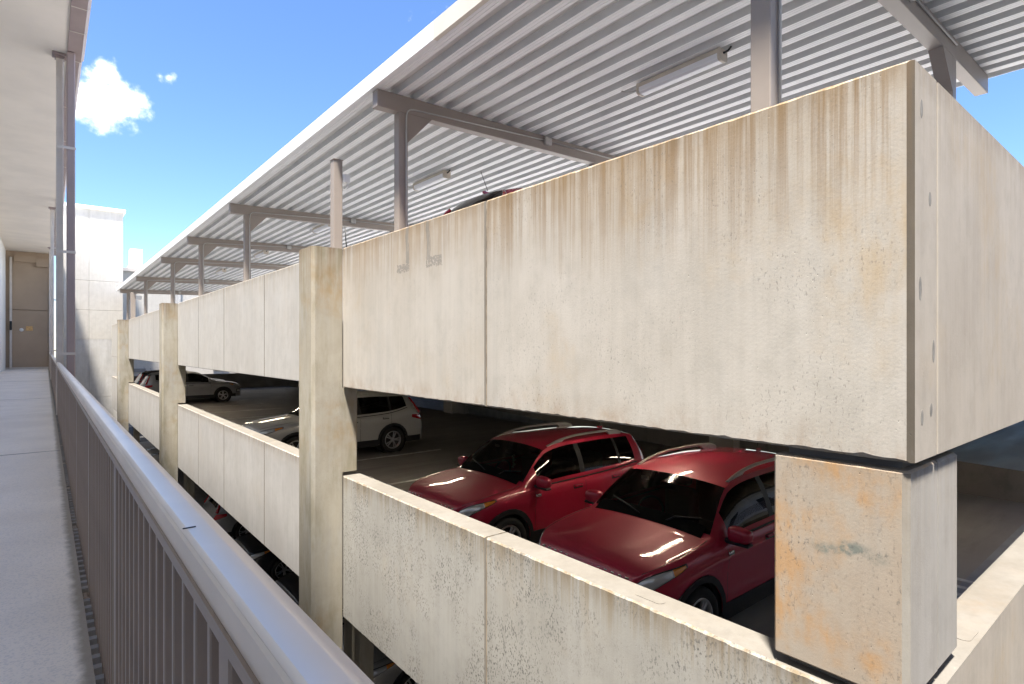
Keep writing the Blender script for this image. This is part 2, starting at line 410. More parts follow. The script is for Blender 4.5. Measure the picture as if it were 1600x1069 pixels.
# ================================================================== THE SETTING
D = 3.33                       # plane of the garage's precast front
Y0 = .925                      # plane of its side face
ZT, ZB = 1.437, -.578          # upper spandrels
LT, LB = -1.857, -3.90         # lower spandrels
ROOF, MID, LOW = .37, -2.92, -6.19
WALKZ = -1.36
SOFF = 6.0

gm = MB().box(-400, 400, -400, 400, LOW - .3, LOW)
tag(gm.build('ground', M['ground']), kind='structure')

# ------------------------------------------------------------------ walkway and its building
wk = MB().prism([(-1.90, -24), (.158, -24), (.158, 47.2), (-1.90, 47.2)], WALKZ - .22, WALKZ)
tag(wk.build('walkway', M['walk']), kind='structure')
for (yy) in (9.6, 19.7, 30.1, 40.2):      # control joints tooled across the walkway
    MB().box(-1.90, .15, yy, yy + .012, WALKZ + .0005, WALKZ + .004).build('joint_strip', M['edge_conc'], bpy.data.objects['walkway'])

bl = thing('apartment_building', (-4, 20, LOW), 'tall pale apartment building with stucco soffit over the open walkway', 'building')
MB().box(-6.0, -1.90, -24, 47.2, LOW, SOFF).build('wall', M['bwall'], bl)
MB().box(-1.90, .342, -24, 47.6, SOFF, SOFF + .18).build('soffit', M['soffit'], bl)
MB().box(-6.0, .335, -24, 47.7, SOFF + .18, SOFF + .55).build('roof', M['fascia'], bl)
MB().box(-1.899, .10, -8, 47.1, -4.75, -4.55).build('lower_walkway', M['edge_conc'], bl)
MB().box(-.02, .10, -8, 47.1, LOW, -4.76).build('lower_wall', M['bwall'], bl)
# end wall, in three stacked panels with a cornice strip
ew = MB()
ew.box(-1.899, .12, 47.0, 47.3, WALKZ + .12, 2.33, .008).box(-1.899, .12, 47.0, 47.3, 2.36, SOFF - .001, .008)
ew.build('end_wall', M['endwall'], bl)
MB().box(-1.9, .30, 47.18, 47.5, LOW, SOFF - .002).build('end_wall_core', M['endwall'], bl)
MB().box(-1.899, .15, 46.93, 47.3, WALKZ + .001, WALKZ + .115).build('skirting', M['colw'], bl)
MB().box(-1.5, -.45, 46.86, 46.999, 5.35, 5.75).build('bulkhead', M['endwall'], bl)
MB().box(-.449, .14, 46.80, 46.999, 5.1, 5.6).build('bulkhead', M['endwall'], bl)
MB().box(-1.72, -1.60, 46.85, 46.999, WALKZ + .12, 5.6, .01).build('corner_pipe', M['colw'], bl)
MB().box(-.95, -.62, 46.97, 46.999, 1.05, 1.34, .006).build('plaque', M['brass'], bl)
sm = MB(); sm.lathe([(.0, -.06), (.07, -.05), (.10, -.02), (.11, 0)], 16, origin=(-1.16, 46.995, 1.1)); sm.build('detector', M['white'], bl)
for (xx, yy, zz) in ((-1.84, 38.5, 1.2), (-1.66, 46.8, 1.35)):
    MB().box(xx - .05, xx + .06, yy - .08, yy + .08, zz - .28, zz + .28, .02).build('wall_sconce', M['black'], bl)
# gutter with butted lengths, outer face stepping in beyond the outlet
yy = -8.0; k = 0
seams = [-24, -20, -16, -12, -8, -4, 0, 3, 6.0, 9.0, 10.9, 12.6, 13.6, 15.0, 18, 21, 24, 27, 30, 33, 36, 39, 42, 45, 47.6]
for a, b in zip(seams[:-1], seams[1:]):
    xo = .625 if b <= 15.01 else .60
    poly = [(.345, SOFF - .02), (xo - .05, SOFF - .02), (xo, SOFF + .03), (xo, SOFF + .20), (xo + .015, SOFF + .22), (xo - .03, SOFF + .22), (.345, SOFF + .22)]
    MB().prism(poly, a + .004, b - .004, axis='y').build('gutter_length', M['downspout'], bl)
    MB().box(.35, xo - .045, b - .012, b + .012, SOFF - .027, SOFF - .0195).build('gutter_seam', M['colw'], bl)
# downspout and brackets
for (yd) in (14.55, 29.6):
    ds = MB().box(.33, .468, yd, yd + .20, LOW, SOFF - .021, .02)
    dsp = ds.build('downspout', M['downspout'], bl)
    for zz in (4.0, 1.9, -.15, -2.4):
        MB().box(.17, .478, yd - .012, yd + .0, zz, zz + .05).build('bracket', M['colw'], dsp)
# outer walkway columns with plates
for (yc) in (14.9, 31.4, 44.0):
    cm = MB().box(.165, .285, yc - .065, yc + .065, LOW, SOFF - .09, .012)
    c = cm.build('column', M['colw'], bl)
    pl = MB().box(.10, .344, yc - .13, yc + .13, SOFF - .045, SOFF - .001, .006).box(.145, .305, yc - .08, yc + .08, SOFF - .1, SOFF - .045)
    pl.build('column_head', M['downspout'], c)

# ------------------------------------------------------------------ railing
rl = thing('railing', (.21, 20, WALKZ), 'taupe metal railing with bright satin handrail beside the walkway', 'railing')
prof = [(.174, -.352), (.174, -.316), (.178, -.312), (.178, -.306), (.1735, -.303), (.177, -.299), (.180, -.2975), (.2105, -.2975), (.216, -.2995), (.240, -.3175), (.246, -.325), (.248, -.332), (.248, -.352)]
hr = MB().prism(prof, -24.0, 46.9, axis='y')
ho = hr.build('handrail', M['railtop'], rl); sharp(ho.data, 24)
MB().box(.169, .2405, -24, 46.9, -.372, -.3525).build('rail_channel', M['rail'], rl)
MB().box(.186, .236, -24, 46.9, WALKZ - .10, WALKZ - .075).build('bottom_rail', M['rail'], rl)
hs = MB().box(.174, .193, 1.062, 1.065, -.2976, -.2962); hs.build('rail_scratch', M['black'], rl)
bm_ = MB().box(.189, .214, -.010, .010, WALKZ - .075, -.372, .0025).mesh('baluster')
pm_ = MB().box(.1865, .236, -.03, .03, WALKZ - .30, -.372, .004).mesh('railing_post')
posts = [.845 + 1.56 * i for i in range(-15, 30)]
ys = []
for i, py in enumerate(posts[:-1]):
    nb = 15
    for j in range(1, nb): ys.append(py + 1.56 * j / nb)
for py in posts:
    if py > 46.8: continue
    o = obj('post', pm_, M['rail'], rl, True); o.location = (0, py, 0)
    b = MB().box(.158, .187, py - .045, py + .045, WALKZ - .16, WALKZ - .02, .006).build('anchor_plate', M['rail'], o)
    b.matrix_parent_inverse = Matrix.Translation(-Vector(rl.location)) @ Matrix.Identity(4)
    b.matrix_parent_inverse = (Matrix.Translation(-Vector(rl.location)) @ Matrix.Translation(Vector((0, py, 0)))).inverted() @ Matrix.Translation(-Vector(rl.location)) if False else Matrix.Translation(Vector((0, -py, 0)))
vis = [y for y in ys if .2 < y < 46.8]
near, rest = vis[:298], vis[298:]
for y in near:
    o = obj('baluster', bm_, M['rail'], rl, True); o.location = (0, y, 0)
if rest:
    mb = MB()
    for y in rest + [y for y in ys if y <= .2]: mb.box(.189, .214, y - .01, y + .01, WALKZ - .075, -.372)
    tag(mb.build('far_balusters', M['rail'], rl), kind='stuff')
nm_ = MB().box(.160, .186, -.018, .018, WALKZ - .055, WALKZ - .012, .006).mesh('anchor_nub')
mb = MB()
for y in vis:
    mb.box(.1585, .189, y - .02, y + .02, WALKZ - .052, WALKZ - .012)
tag(mb.build('anchor_clips', M['edge_conc'], rl), kind='stuff')

# ------------------------------------------------------------------ parking garage
gr = thing('parking_garage', (12, 22, LOW), 'weathered precast concrete parking garage with open parked levels', 'parking garage')
XE = 31.0
Yend = 44.2
# decks
rd = MB().box(3.60, XE, 1.19, Yend, ROOF - .28, ROOF).build('roof_slab', [M['ceil']], gr)
MB().box(3.60, XE, 1.19, Yend, ROOF + .001, ROOF + .006).build('roof_topping', M['roofdeck'], gr)
md = MB().box(3.60, 14.2, 1.13, Yend, MID - .3, MID).build('deck_slab', M['deck'], gr)
ld = MB().box(3.0, XE, 1.0, Yend, LOW, LOW + .012).build('ground_deck', M['deck'], gr)
# sloping ramp bay behind the aisle
rm = MB()
zr0, zr1 = MID + .55, MID + 2.3
for (a, b, zz0, zz1) in ((1.13, Yend, zr0, zr1),):
    vs = [(14.22, a, zz0), (24, a, zz0), (24, b, zz1), (14.22, b, zz1), (14.22, a, zz0 - .9), (24, a, zz0 - .9), (24, b, zz1 - .9), (14.22, b, zz1 - .9)]
    bv = [rm.bm.verts.new(v) for v in vs]
    for f in ((0, 1, 2, 3), (7, 6, 5, 4), (0, 4, 5, 1), (1, 5, 6, 2), (2, 6, 7, 3), (3, 7, 4, 0)): rm.bm.faces.new([bv[i] for i in f])
    bmesh.ops.recalc_face_normals(rm.bm, faces=rm.bm.faces)
rm.build('ramp', M['deck'], gr)
MB().box(30.6, XE, 1.2, Yend, LOW, MID + 1.4).build('back_wall', M['ceil'], gr)
# ceiling tees under the roof slab
for i in range(28):
    y = 2.2 + i * 1.52
    MB().box(3.62, 14.2, y - .09, y + .09, ROOF - .74, ROOF - .281).build('tee_stem', M['ceil'], gr)
for (y) in (8.2, 21.5, 35.7):
    MB().box(13.9, 14.6, y - .35, y + .35, LOW + .013, ROOF - .281).build('inner_column', M['ceil'], gr)
# painted stall lines
for i in range(15):
    y = 5.33 - 2.86 + 2.86 * i
    MB().box(3.75, 8.75, y - .05, y + .05, MID + .001, MID + .004).build('stall_line', M['line'], md)
for i in range(14):
    x = 5.3 + i * .272
    MB().box(x, x + .09, 1.16, 2.02 - .0 * i, MID + .006, MID + .009).build('hatch_stripe', M['line'], md)
MB().box(3.70, 14.1, 1.135, 1.93, MID + .001, MID + .005).build('edge_strip', M['strip'], md)
# --- precast panels.  polygon order gives front, inner faces; chamfered near corner
def panel(name, y0, y1, zt, zb, mat, xin=.26, ch0=.012, label=None, cmat=None, dark=False):
    x0, x1 = D, D + xin
    poly = [(x0, y0 + ch0), (x0, y1 - .012), (x0 + .012, y1), (x1, y1), (x1, y0), (x0 + ch0, y0)]
    mi = [0, 1, 0, 0, 0, 2 if dark else 1]
    mb = MB().prism(poly, zb, zt, mi, 1)
    o = mb.build(name, [mat, cmat or M['cap'], M['chamfer']], gr)
    # ease the long arrises
    bm = bmesh.new(); bm.from_mesh(o.data)
    es = [e for e in bm.edges if abs(e.verts[0].co.z - e.verts[1].co.z) < 1e-5 and abs((e.verts[0].co.x + e.verts[1].co.x) / 2 - D) < 1e-3]
    bmesh.ops.bevel(bm, geom=es, offset=.012, segments=1, affect='EDGES')
    bm.to_mesh(o.data); bm.free()
    if label: o['label'] = label
    if y0 < 8: weather_edges(o)
    return o
def weather_edges(o, cuts=70, amp=.0022, chip=.03):
    bm = bmesh.new(); bm.from_mesh(o.data)
    es = [e for e in bm.edges if abs(e.verts[0].co.y - e.verts[1].co.y) > 1.0]
    bmesh.ops.subdivide_edges(bm, edges=es, cuts=cuts)
    zs = [v.co.z for v in bm.verts]; zt_, zb_ = max(zs), min(zs)
    rnd = random.Random(len(bm.verts)); off = {}
    for v in bm.verts:
        if v.co.x < D + .02 and (v.co.z > zt_ - .02 or v.co.z < zb_ + .02):
            top_ = v.co.z > (zt_ + zb_) / 2
            k = (round(v.co.y, 3), top_)
            if k not in off: off[k] = (rnd.gauss(0, amp), rnd.random() < chip, rnd.uniform(.004, .010))
            a, c, d = off[k]
            sg = -1 if top_ else 1
            if abs(v.co.x - D) < .003: v.co.z += a + (sg * d if c else 0)
            else: v.co.x += a + (d if c else 0)
    bm.to_mesh(o.data); bm.free()
J1 = 4.46
# corner panel: thick return on its near end
def corner_panel(zt, zb, mat, xr):
    c = .028
    poly = [(D, Y0 + c), (D, J1 - .012), (D + .012, J1), (D + .26, J1), (D + .26, 1.17), (xr, 1.17), (xr, Y0), (D + c, Y0)]
    mb = MB().prism(poly, zb, zt, [0, 0, 0, 0, 0, 0, 3, 2], 1)
    o = mb.build('spandrel_panel', [mat, M['cap'], M['chamfer'], M['panel_side']], gr)
    bm = bmesh.new(); bm.from_mesh(o.data)
    es = [e for e in bm.edges if abs(e.verts[0].co.z - e.verts[1].co.z) < 1e-5 and abs((e.verts[0].co.x + e.verts[1].co.x) / 2 - D) < 1e-3]
    bmesh.ops.bevel(bm, geom=es, offset=.014, segments=1, affect='EDGES'); bm.to_mesh(o.data); bm.free()
    weather_edges(o)
    return o
o = corner_panel(ZT, ZB, M['panel_a'], 3.715); o['label'] = 'rust streaked upper corner panel'
o = corner_panel(LT, LB, M['low_a'], 3.715); o['label'] = 'mildew speckled lower corner panel'
C1a, C1b = 7.934, 8.508
C2a, C2b = 21.20, 21.80
C3a, C3b = 35.37, 35.97
panel('spandrel_panel', J1 + .022, C1a - .008, ZT, ZB, M['panel_b'], label='tan upper panel with two grey drip marks')
panel('spandrel_panel', J1 + .022, C1a - .008, LT, LB, M['low_a'])
for (a, b) in ((C1b, 11.75), (11.76, 15.02), (15.03, 17.99), (18.0, C2a), (C2b, 26.5), (26.51, 31.0), (31.01, C3a), (C3b, 40.2), (40.21, 45.0)):
    panel('spandrel_panel', a + .006, b - .006, ZT, ZB, M['panel_clean'])
    panel('spandrel_panel', a + .006, b - .006, LT, LB, M['low_clean'])
# sealant in the front joints
for y in (J1 + .011,):
    MB().box(D + .010, D + .05, y - .0105, y + .0105, ZB, ZT - .03).build('joint_sealant', M['sealant'], gr)
    MB().box(D + .012, D + .05, y - .0105, y + .0105, LB, LT - .02).build('joint_sealant', M['sealant'], gr)
for y in (11.755, 15.025, 17.995, 26.505, 31.005):
    for (a, b) in ((ZB, ZT), (LB, LT)):
        MB().box(D + .014, D + .05, y - .0105, y + .0105, a + .01, b - .02).build('joint_sealant', M['joint_dark'], gr)
# side panels (facing -Y)
for (zt, zb, yo) in ((ZT, ZB, 0), (LT, LB, -.012)):
    for (a, b) in ((3.742, 12.0), (12.02, 20.4), (20.42, XE)):
        mb = MB().prism([(a, Y0 + yo + .003), (a + .003, Y0 + yo), (b - .012, Y0 + yo), (b, Y0 + yo + .012), (b, Y0 + .245), (a, Y0 + .245)], zb, zt, None, 1)
        o = mb.build('spandrel_panel', [M['panel_side'], M['cap']], gr)
    MB().box(3.7155, 3.7415, Y0 + .035, Y0 + .2, zb + .01, zt - .02).build('joint_sealant', M['joint_dark'], gr)
for (px, pz) in ((3.46, 1.22), (3.60, .78), (3.44, .30), (3.47, -.36), (3.62, -.33), (3.66, -.02), (3.5, -1.98 + .0)):
    pts = [(px + .022 * math.cos(2 * math.pi * k / 16), pz + (.05 + .015 * math.sin(px * 50)) * math.sin(2 * math.pi * k / 16)) for k in range(16)]
    if pz < ZB: continue
    MB().prism(pts, Y0 - .0008, Y0 + .01, axis='y').build('insert_patch', M['patch'], gr)
# lifting-insert patches cast into the copings
for (px, py, rz) in ((3.47, 2.62, 0.), (4.62, .99, 1.5708)):
    mb = MB()
    pts = []
    for k in range(20):
        a = 2 * math.pi * k / 20; pts.append((px + .045 * math.cos(a) + 0, py + (.045 * math.sin(a) + (.08 if math.sin(a) > 0 else -.08)) * 1.))
    if rz: pts = [(px + (q[1] - py), py + (q[0] - px)) for q in pts]
    mb.prism(pts, LT - .01, LT + .004); mb.build('lifting_patch', M['cap'], gr)
# columns
def column(y0, y1):
    c = .045; xf, xm, xi = 2.885, D - .004, 3.56
    mb = MB()
    mb.prism([(xf + c, y0), (xf, y0 + c), (xf, y1 - c), (xf + c, y1), (xm, y1), (xm, y0)], LOW, ZT - .008)
    mb.prism([(xm + .0005, y0), (xm + .0005, y1), (xi - .02, y1), (xi, y1 - .02), (xi, y0 + .02), (xi - .02, y0)], LT + .05, ZB - .004)
    mb.prism([(xm + .265, y0), (xm + .265, y1), (xi + .25, y1), (xi + .25, y0)], LOW, LB + 1.0)
    return mb.build('column', M['col_main'], gr)
column(C1a, C1b); column(C2a, C2b); column(C3a, C3b)
for y in (C1a - .004, C2a - .003):
    MB().box(D + .02, D + .05, y - .003, y + .012, LB, LT - .02).build('joint_sealant', M['joint_dark'], gr)
# corner column in two castings, standing between the spandrels on shim pads
def corner_col():
    c = .03; z0, z1 = LT + .055, ZB - .048
    mb = MB()
    y0, y1 = .948, 1.632
    mb.prism([(3.346 + c, y0), (3.346, y0 + c), (3.346, y1 - .012), (3.358, y1), (3.826, y1), (3.826, y0)], z0, z1, [2, 0, 0, 0, 0, 1], 1)
    bm = mb.bm
    es = [e for e in bm.edges if abs(e.verts[0].co.z - e.verts[1].co.z) < 1e-5]
    bmesh.ops.bevel(bm, geom=es, offset=.012, segments=1, affect='EDGES')
    mb2 = MB().prism([(3.838, y0), (3.838, y1), (4.21, y1), (4.24, y1 - .03), (4.24, y0 + .03), (4.21, y0)], z0 + .002, z1 - .002, [0, 0, 0, 0, 0, 0], 0)
    bm2 = mb2.bm
    es = [e for e in bm2.edges if abs(e.verts[0].co.z - e.verts[1].co.z) < 1e-5]
    bmesh.ops.bevel(bm2, geom=es, offset=.014, segments=1, affect='EDGES')
    o = mb.build('corner_column', [M['col_corner'], M['col_corner_side'], M['chamfer2']], gr)
    o['label'] = 'orange stained corner column'
    o2 = mb2.build('corner_column', M['col_corner_side'], gr)
    nb = MB().box(3.43, 4.19, 1.0, 1.58, z1 - .05, ZB + .3).box(3.43, 4.19, 1.0, 1.58, LOW, z0 + .05)
    nb.build('column_core', M['joint_dark'] if False else M['edge_conc'], gr)
corner_col()
# far end parapet and head of the middle level
MB().box(3.62, XE, Yend, Yend + .25, LB, LT).build('end_parapet', M['edge_conc'], gr)
MB().box(3.62, XE, Yend, Yend + .25, ZB - .2, ZT).build('end_parapet', M['panel_clean'], gr)
MB().box(15.0, XE, Yend - .26, Yend - .01, LOW, ROOF - .3).build('end_wall', M['ceil'], gr)
# lit tubes mirrored in the cars' paint; the last added to brighten the floor
for i, (xl, y) in enumerate(((6.2, 4.6), (6.2, 10.4), (6.2, 16.3), (6.2, 22.2), (6.2, 28.4), (6.2, 34.5), (11.4, 2.6))):
    lt = thing('ceiling_lamp', (xl, y, ROOF - .80), ['tube lamp on garage ceiling over the near red cars', 'tube lamp on garage ceiling before the first column', 'tube lamp on garage ceiling over the white SUV',
               'tube lamp on garage ceiling near the second column', 'tube lamp on garage ceiling over the far aisle', 'tube lamp on garage ceiling over the grey SUV',
               'added tube lamp on garage ceiling, brightening the floor by the hatched strip'][i], 'lamp', 'garage ceiling lamps')
    hb = MB().box(-.6, .6, -.1, .1, .0, .06, .008); hb.build('housing', M['white'], lt, False)
    for s in (0,):
        MB().tube([(-.58, s, -.02), (.58, s, -.02)], .010, 8).build('tube', M['lampglow'], lt, False)

# ------------------------------------------------------------------ canopy on the roof deck
cn = thing('carport_canopy', (7, 20, ROOF), 'long steel carport canopy with white ribbed underside over the roof deck', 'canopy')
SL = .0255
def zb(x): return 3.648 + SL * (x - 3.64)        # underside of decking = top of beams
XL, XR = 3.60, 10.26
YA, YB = .62, 44.9
frames = [1.95, 7.40, 15.62, 21.19, 26.66, 34.8, 43.0]
# ribbed decking, one pan per object
pitch = .305; nrib = int((XR - XL) / pitch)
dep = .085
pr = [(0, .0), (.030, 0), (.0345, .006), (.039, 0), (.078, 0), (.0825, .006), (.087, 0), (.130, 0), (.150, dep), (.285, dep), (.305, 0)]
bm = bmesh.new()
top = [(x, z + .0) for x, z in pr]
va = [bm.verts.new((x, YA, z + SL * x)) for x, z in top]; vb = [bm.verts.new((x, YB, z + SL * x)) for x, z in top]
vc = [bm.verts.new((x, YA, z + .012 + SL * x)) for x, z in top]; vd = [bm.verts.new((x, YB, z + .012 + SL * x)) for x, z in top]
for i in range(len(pr) - 1):
    fa = bm.faces.new((va[i], va[i + 1], vb[i + 1], vb[i])); bm.faces.new((vc[i], vd[i], vd[i + 1], vc[i + 1]))
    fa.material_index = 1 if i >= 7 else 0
    bm.faces.new((va[i], vc[i], vc[i + 1], va[i + 1])); bm.faces.new((vb[i], vb[i + 1], vd[i + 1], vd[i]))
pan = bpy.data.meshes.new('decking_pan'); bm.to_mesh(pan); bm.free()
for i in range(nrib + 1):
    x = XL + .02 + i * pitch
    if x + pitch > XR + .2: break
    o = obj('decking_pan', pan, [M['deckw'], M['deckshade']], cn, True); o.location = (x, 0, zb(x) + .004)
    xlast = x + pitch
# eave fascia in butted lengths
fs = [YA, 1.2, 5.82, 10.3, 14.9, 19.5, 24.1, 28.7, 33.3, 37.9, YB]
fm = [M['fascia'], simple('cream_fascia', (.72, .66, .56), .45, var=.03), M['fascia']]
for i, (a, b) in enumerate(zip(fs[:-1], fs[1:])):
    poly = [(XL - .045, 3.652), (XL + .012, 3.652), (XL + .012, 3.664), (XL - .033, 3.664), (XL - .033, 3.862), (XL + .05, 3.862), (XL + .05, 3.872), (XL - .045, 3.872)]
    MB().prism(poly, a + .003, b - .003, axis='y').build('fascia', fm[1] if i == 1 else fm[0], cn)
xr = xlast
MB().box(xr, xr + .012, YA, YB, zb(xr) - .005, zb(xr) + .2).build('fascia', M['fascia'], cn)
for i, y in enumerate(frames):
    bx = MB()
    xa, xb = 3.61, 10.24
    bw = .15 if i != 1 else .15
    vs = []
    for (x, dz0, dz1) in ((xa, -.245, -.0), (xb, -.245, -.0)):
        for yy in (y, y + bw):
            vs.append((x, yy, zb(x) + dz0)); vs.append((x, yy, zb(x) + dz1))
    bv = [bx.bm.verts.new(v) for v in vs]
    for f in ((0, 1, 3, 2), (4, 6, 7, 5), (0, 4, 5, 1), (2, 3, 7, 6), (0, 2, 6, 4), (1, 5, 7, 3)): bx.bm.faces.new([bv[k] for k in f])
    bmesh.ops.recalc_face_normals(bx.bm, faces=bx.bm.faces)
    bmesh.ops.bevel(bx.bm, geom=list(bx.bm.edges), offset=.006, segments=1, affect='EDGES')
    bo = bx.build('beam', M['steel'], cn)
    for (px, sgn) in ((3.95, 1), (8.49, -1)):
        po = MB().box(px, px + .148, y + .001, y + .149, ROOF, zb(px) - .246, .006).build('post', M['steel'], cn)
        MB().box(px - .07, px + .218, y - .07, y + .22, ROOF + .001, ROOF + .025).build('base_plate', M['steel'], po)
        e = px + .149 if sgn > 0 else px - .001
        zz = zb(e) - .247
        x1 = e + sgn * .40
        MB().prism([(e, zz), (x1, zb(x1) - .247), (e, zz - .42)], y + .0015, y + .1485, axis='y').build('haunch', M['steel'], cn)
    # conduit up the post and along the beam, with a junction box
    yf = y - .014
    zc = zb(4.6) - .10
    pts = [(4.062, yf, ROOF + .1), (4.062, yf, 3.30), (4.066, yf, 3.38), (4.085, yf, 3.44), (4.125, yf, 3.475), (4.19, yf, 3.49), (4.3, yf, 3.495), (6.78, yf, zb(6.78) - .085)]
    MB().tube(pts, .0115, 8).build('conduit', M['steel_light'], cn)
    MB().box(6.78, 6.93, y - .062, y - .001, zb(6.85) - .16, zb(6.85) - .03, .008).build('junction_box', M['steel_light'], cn)
    MB().tube([(6.93, yf, zb(6.93) - .085), (8.6, yf, zb(8.6) - .085)], .0115, 8).build('conduit', M['steel_light'], cn)

# linear lights hung from the decking
lab = ['long white strip light under the canopy, nearest to the corner', 'white strip light under the canopy just right of the conduit post', 'white strip light under the canopy behind the short camera post',
       'small distant strip light under the canopy above the pale panels', 'farthest strip light under the canopy']
for i, y in enumerate((4.45, 10.75, 17.0, 23.4, 30.0)):
    xq = 6.52; zq = zb(xq)
    L = thing('strip_light', (xq, y, zq - .11), lab[i], 'light', 'strip lights under the canopy')
    MB().prism([(-.085, .04), (.085, .04), (.085, .095), (-.085, .095)], -.62, .62, axis='y').build('housing', M['lampbody'], L, False)
    dm = MB().prism([(-.075, -.03), (-.045, -.05), (.045, -.05), (.075, -.03), (.083, .039), (-.083, .039)], -.605, .605, axis='y')
    dm.build('diffuser', M['diffuser'], L, False)
    for s in (-1, 1):
        MB().prism([(-.088, -.035), (-.05, -.056), (.05, -.056), (.088, -.035), (.09, .097), (-.09, .097)], s * .606, s * .64, axis='y').build('end_cap', M['lampbody'], L, False)
    MB().tube([(0, .64, .06), (0, .76, .06), (-.02, .86, .07), (-.06, .93, .10)], .012, 8).build('cable', M['steel_light'], L, False)
    MB().tube([(0, -.64, .05), (0, -.70, .055), (.02, -.73, .10)], .014, 8).build('cable', M['black'], L, False)

# short post with floodlight/camera box beside the first column
sp = thing('camera_post', (3.72, 9.2, ROOF), 'short taupe steel post with a small white camera beside the tall column', 'post')
MB().box(3.66, 3.81, 9.08, 9.23, ROOF, 3.09, .006).build('post', M['steel'], sp)
MB().box(3.65, 3.82, 9.07, 9.24, 3.0905, 3.105, .003).build('cap', M['steel'], sp)
MB().box(3.8105, 3.92, 9.02, 9.12, 2.72, 2.87, .012).build('camera', M['white'], sp)
MB().tube([(3.87, 9.03, 2.72), (3.87, 9.03, 2.66), (3.84, 9.05, 2.62), (3.815, 9.06, 2.60)], .009, 6).build('camera_cable', M['white'], sp)
MB().tube([(3.84, 9.06, 2.0), (3.86, 9.05, 1.7), (3.92, 9.05, 1.45), (4.0, 9.1, 1.2)], .009, 6).build('chain', M['black'], sp)
sp2 = thing('camera_post', (3.7, 35.1, ROOF), 'distant taupe post with a small white camera at the far end', 'post')
MB().box(3.60, 3.82, 37.2, 37.42, ROOF, 3.0, .006).build('post', M['steel'], sp2)
MB().box(3.83, 4.1, 37.1, 37.3, 2.62, 2.82, .012).build('camera', M['white'], sp2)

# ------------------------------------------------------------------ buildings at the far end
fb = thing('stair_tower', (2.7, 48, LOW), 'tall cream stucco tower at the far end of the walkway', 'building')
rows = [(LOW, -3.25), (-3.235, .53), (.545, 2.42), (2.435, 4.34), (4.355, 9.0)]
for i, (a, b) in enumerate(rows):
    for (xa, xb) in ((.9, 2.18), (2.19, 4.02)):
        MB().box(xa, xb, 46.0, 46.2, a, b, .008).build('wall_panel', M['farlow'] if i < 2 else M['farwhite'], fb)
MB().box(.91, 4.0, 46.17, 52.0, LOW, 8.98).build('wall', M['farwhite'], fb)
MB().box(.8, 4.17, 45.86, 52.1, 9.0, 9.2, .015).build('coping', M['fascia'], fb)
nb = thing('low_building', (18, 55, LOW), 'low white building beyond the garage end', 'building')
MB().box(4.3, 40, 53.0, 62, LOW, 5.9).build('wall', M['farwhite'], nb)
MB().box(4.2, 40.2, 52.8, 62.2, 5.9, 6.15).build('coping', M['colw'], nb)
for i in range(6):
    MB().box(8.0 + i * 6, 8.5 + i * 6, 52.85, 53.001, LOW, 5.9).build('pilaster', M['farlow'], nb)
for i in range(5):
    MB().box(4.9 + i * 6, 6.1 + i * 6, 52.93, 53.001, -1.95, -1.65, .01).build('vent', M['edge_conc'], nb)
ru = thing('rooftop_unit', (6.3, 60, 6.15), 'white boxy rooftop air unit seen above the canopy edge', 'rooftop unit')
MB().box(5.75, 6.7, 60, 61, 6.15, 8.7, .02).build('housing', M['white'], ru)
MB().box(5.62, 5.75, 60.1, 60.9, 6.6, 7.2, .02).build('side_duct', M['white'], ru)
MB().box(5.70, 6.75, 59.95, 61.05, 7.1, 7.17).build('flange', M['fascia'], ru)

# wing of the apartment building behind the viewer (mirrored in the side glass of the red cars)
ow = thing('apartment_wing', (16, -5, LOW), 'white apartment wing with railed galleries facing the garage side', 'building')
MB().box(1.2, 34, -9, -5.0, LOW, 6.3).build('wall', M['bwall'], ow)
for zz in (-4.6, -1.36, 1.9):
    MB().box(1.2, 34, -5.0, -3.4, zz - .22, zz).build('gallery', M['bwall'], ow)
    MB().box(1.2, 34, -3.48, -3.42, zz + 1.02, zz + 1.07).build('rail', M['rail'], ow)
    mb = MB()
    for k in range(256): mb.box(1.25 + k * .125, 1.27 + k * .125, -3.46, -3.44, zz, zz + 1.02)
    tag(mb.build('balusters', M['rail'], ow), kind='stuff')
    for k in range(7): MB().box(3 + k * 4.2, 3.95 + k * 4.2, -5.02, -4.99, zz, zz + 2.15).build('door', M['interior'], ow)
#CARS#
# ------------------------------------------------------------------ cars
def pchip(xs, ys):
    xs = np.array(xs, float); ys = np.array(ys, float); h = np.diff(xs); d = np.diff(ys) / h
    m = np.zeros(len(xs)); m[0], m[-1] = d[0], d[-1]
    for i in range(1, len(xs) - 1):
        if d[i - 1] * d[i] > 0:
            w1 = 2 * h[i] + h[i - 1]; w2 = h[i] + 2 * h[i - 1]; m[i] = (w1 + w2) / (w1 / d[i - 1] + w2 / d[i])
    def f(x):
        x = min(max(x, xs[0]), xs[-1]); i = int(min(max(np.searchsorted(xs, x) - 1, 0), len(xs) - 2))
        s = (x - xs[i]) / h[i]
        return float((2 * s**3 - 3 * s**2 + 1) * ys[i] + (s**3 - 2 * s**2 + s) * h[i] * m[i] + (-2 * s**3 + 3 * s**2) * ys[i + 1] + (s**3 - s**2) * h[i] * m[i + 1])
    return f
def K(*p): return pchip([a for a, b in p], [b for a, b in p])

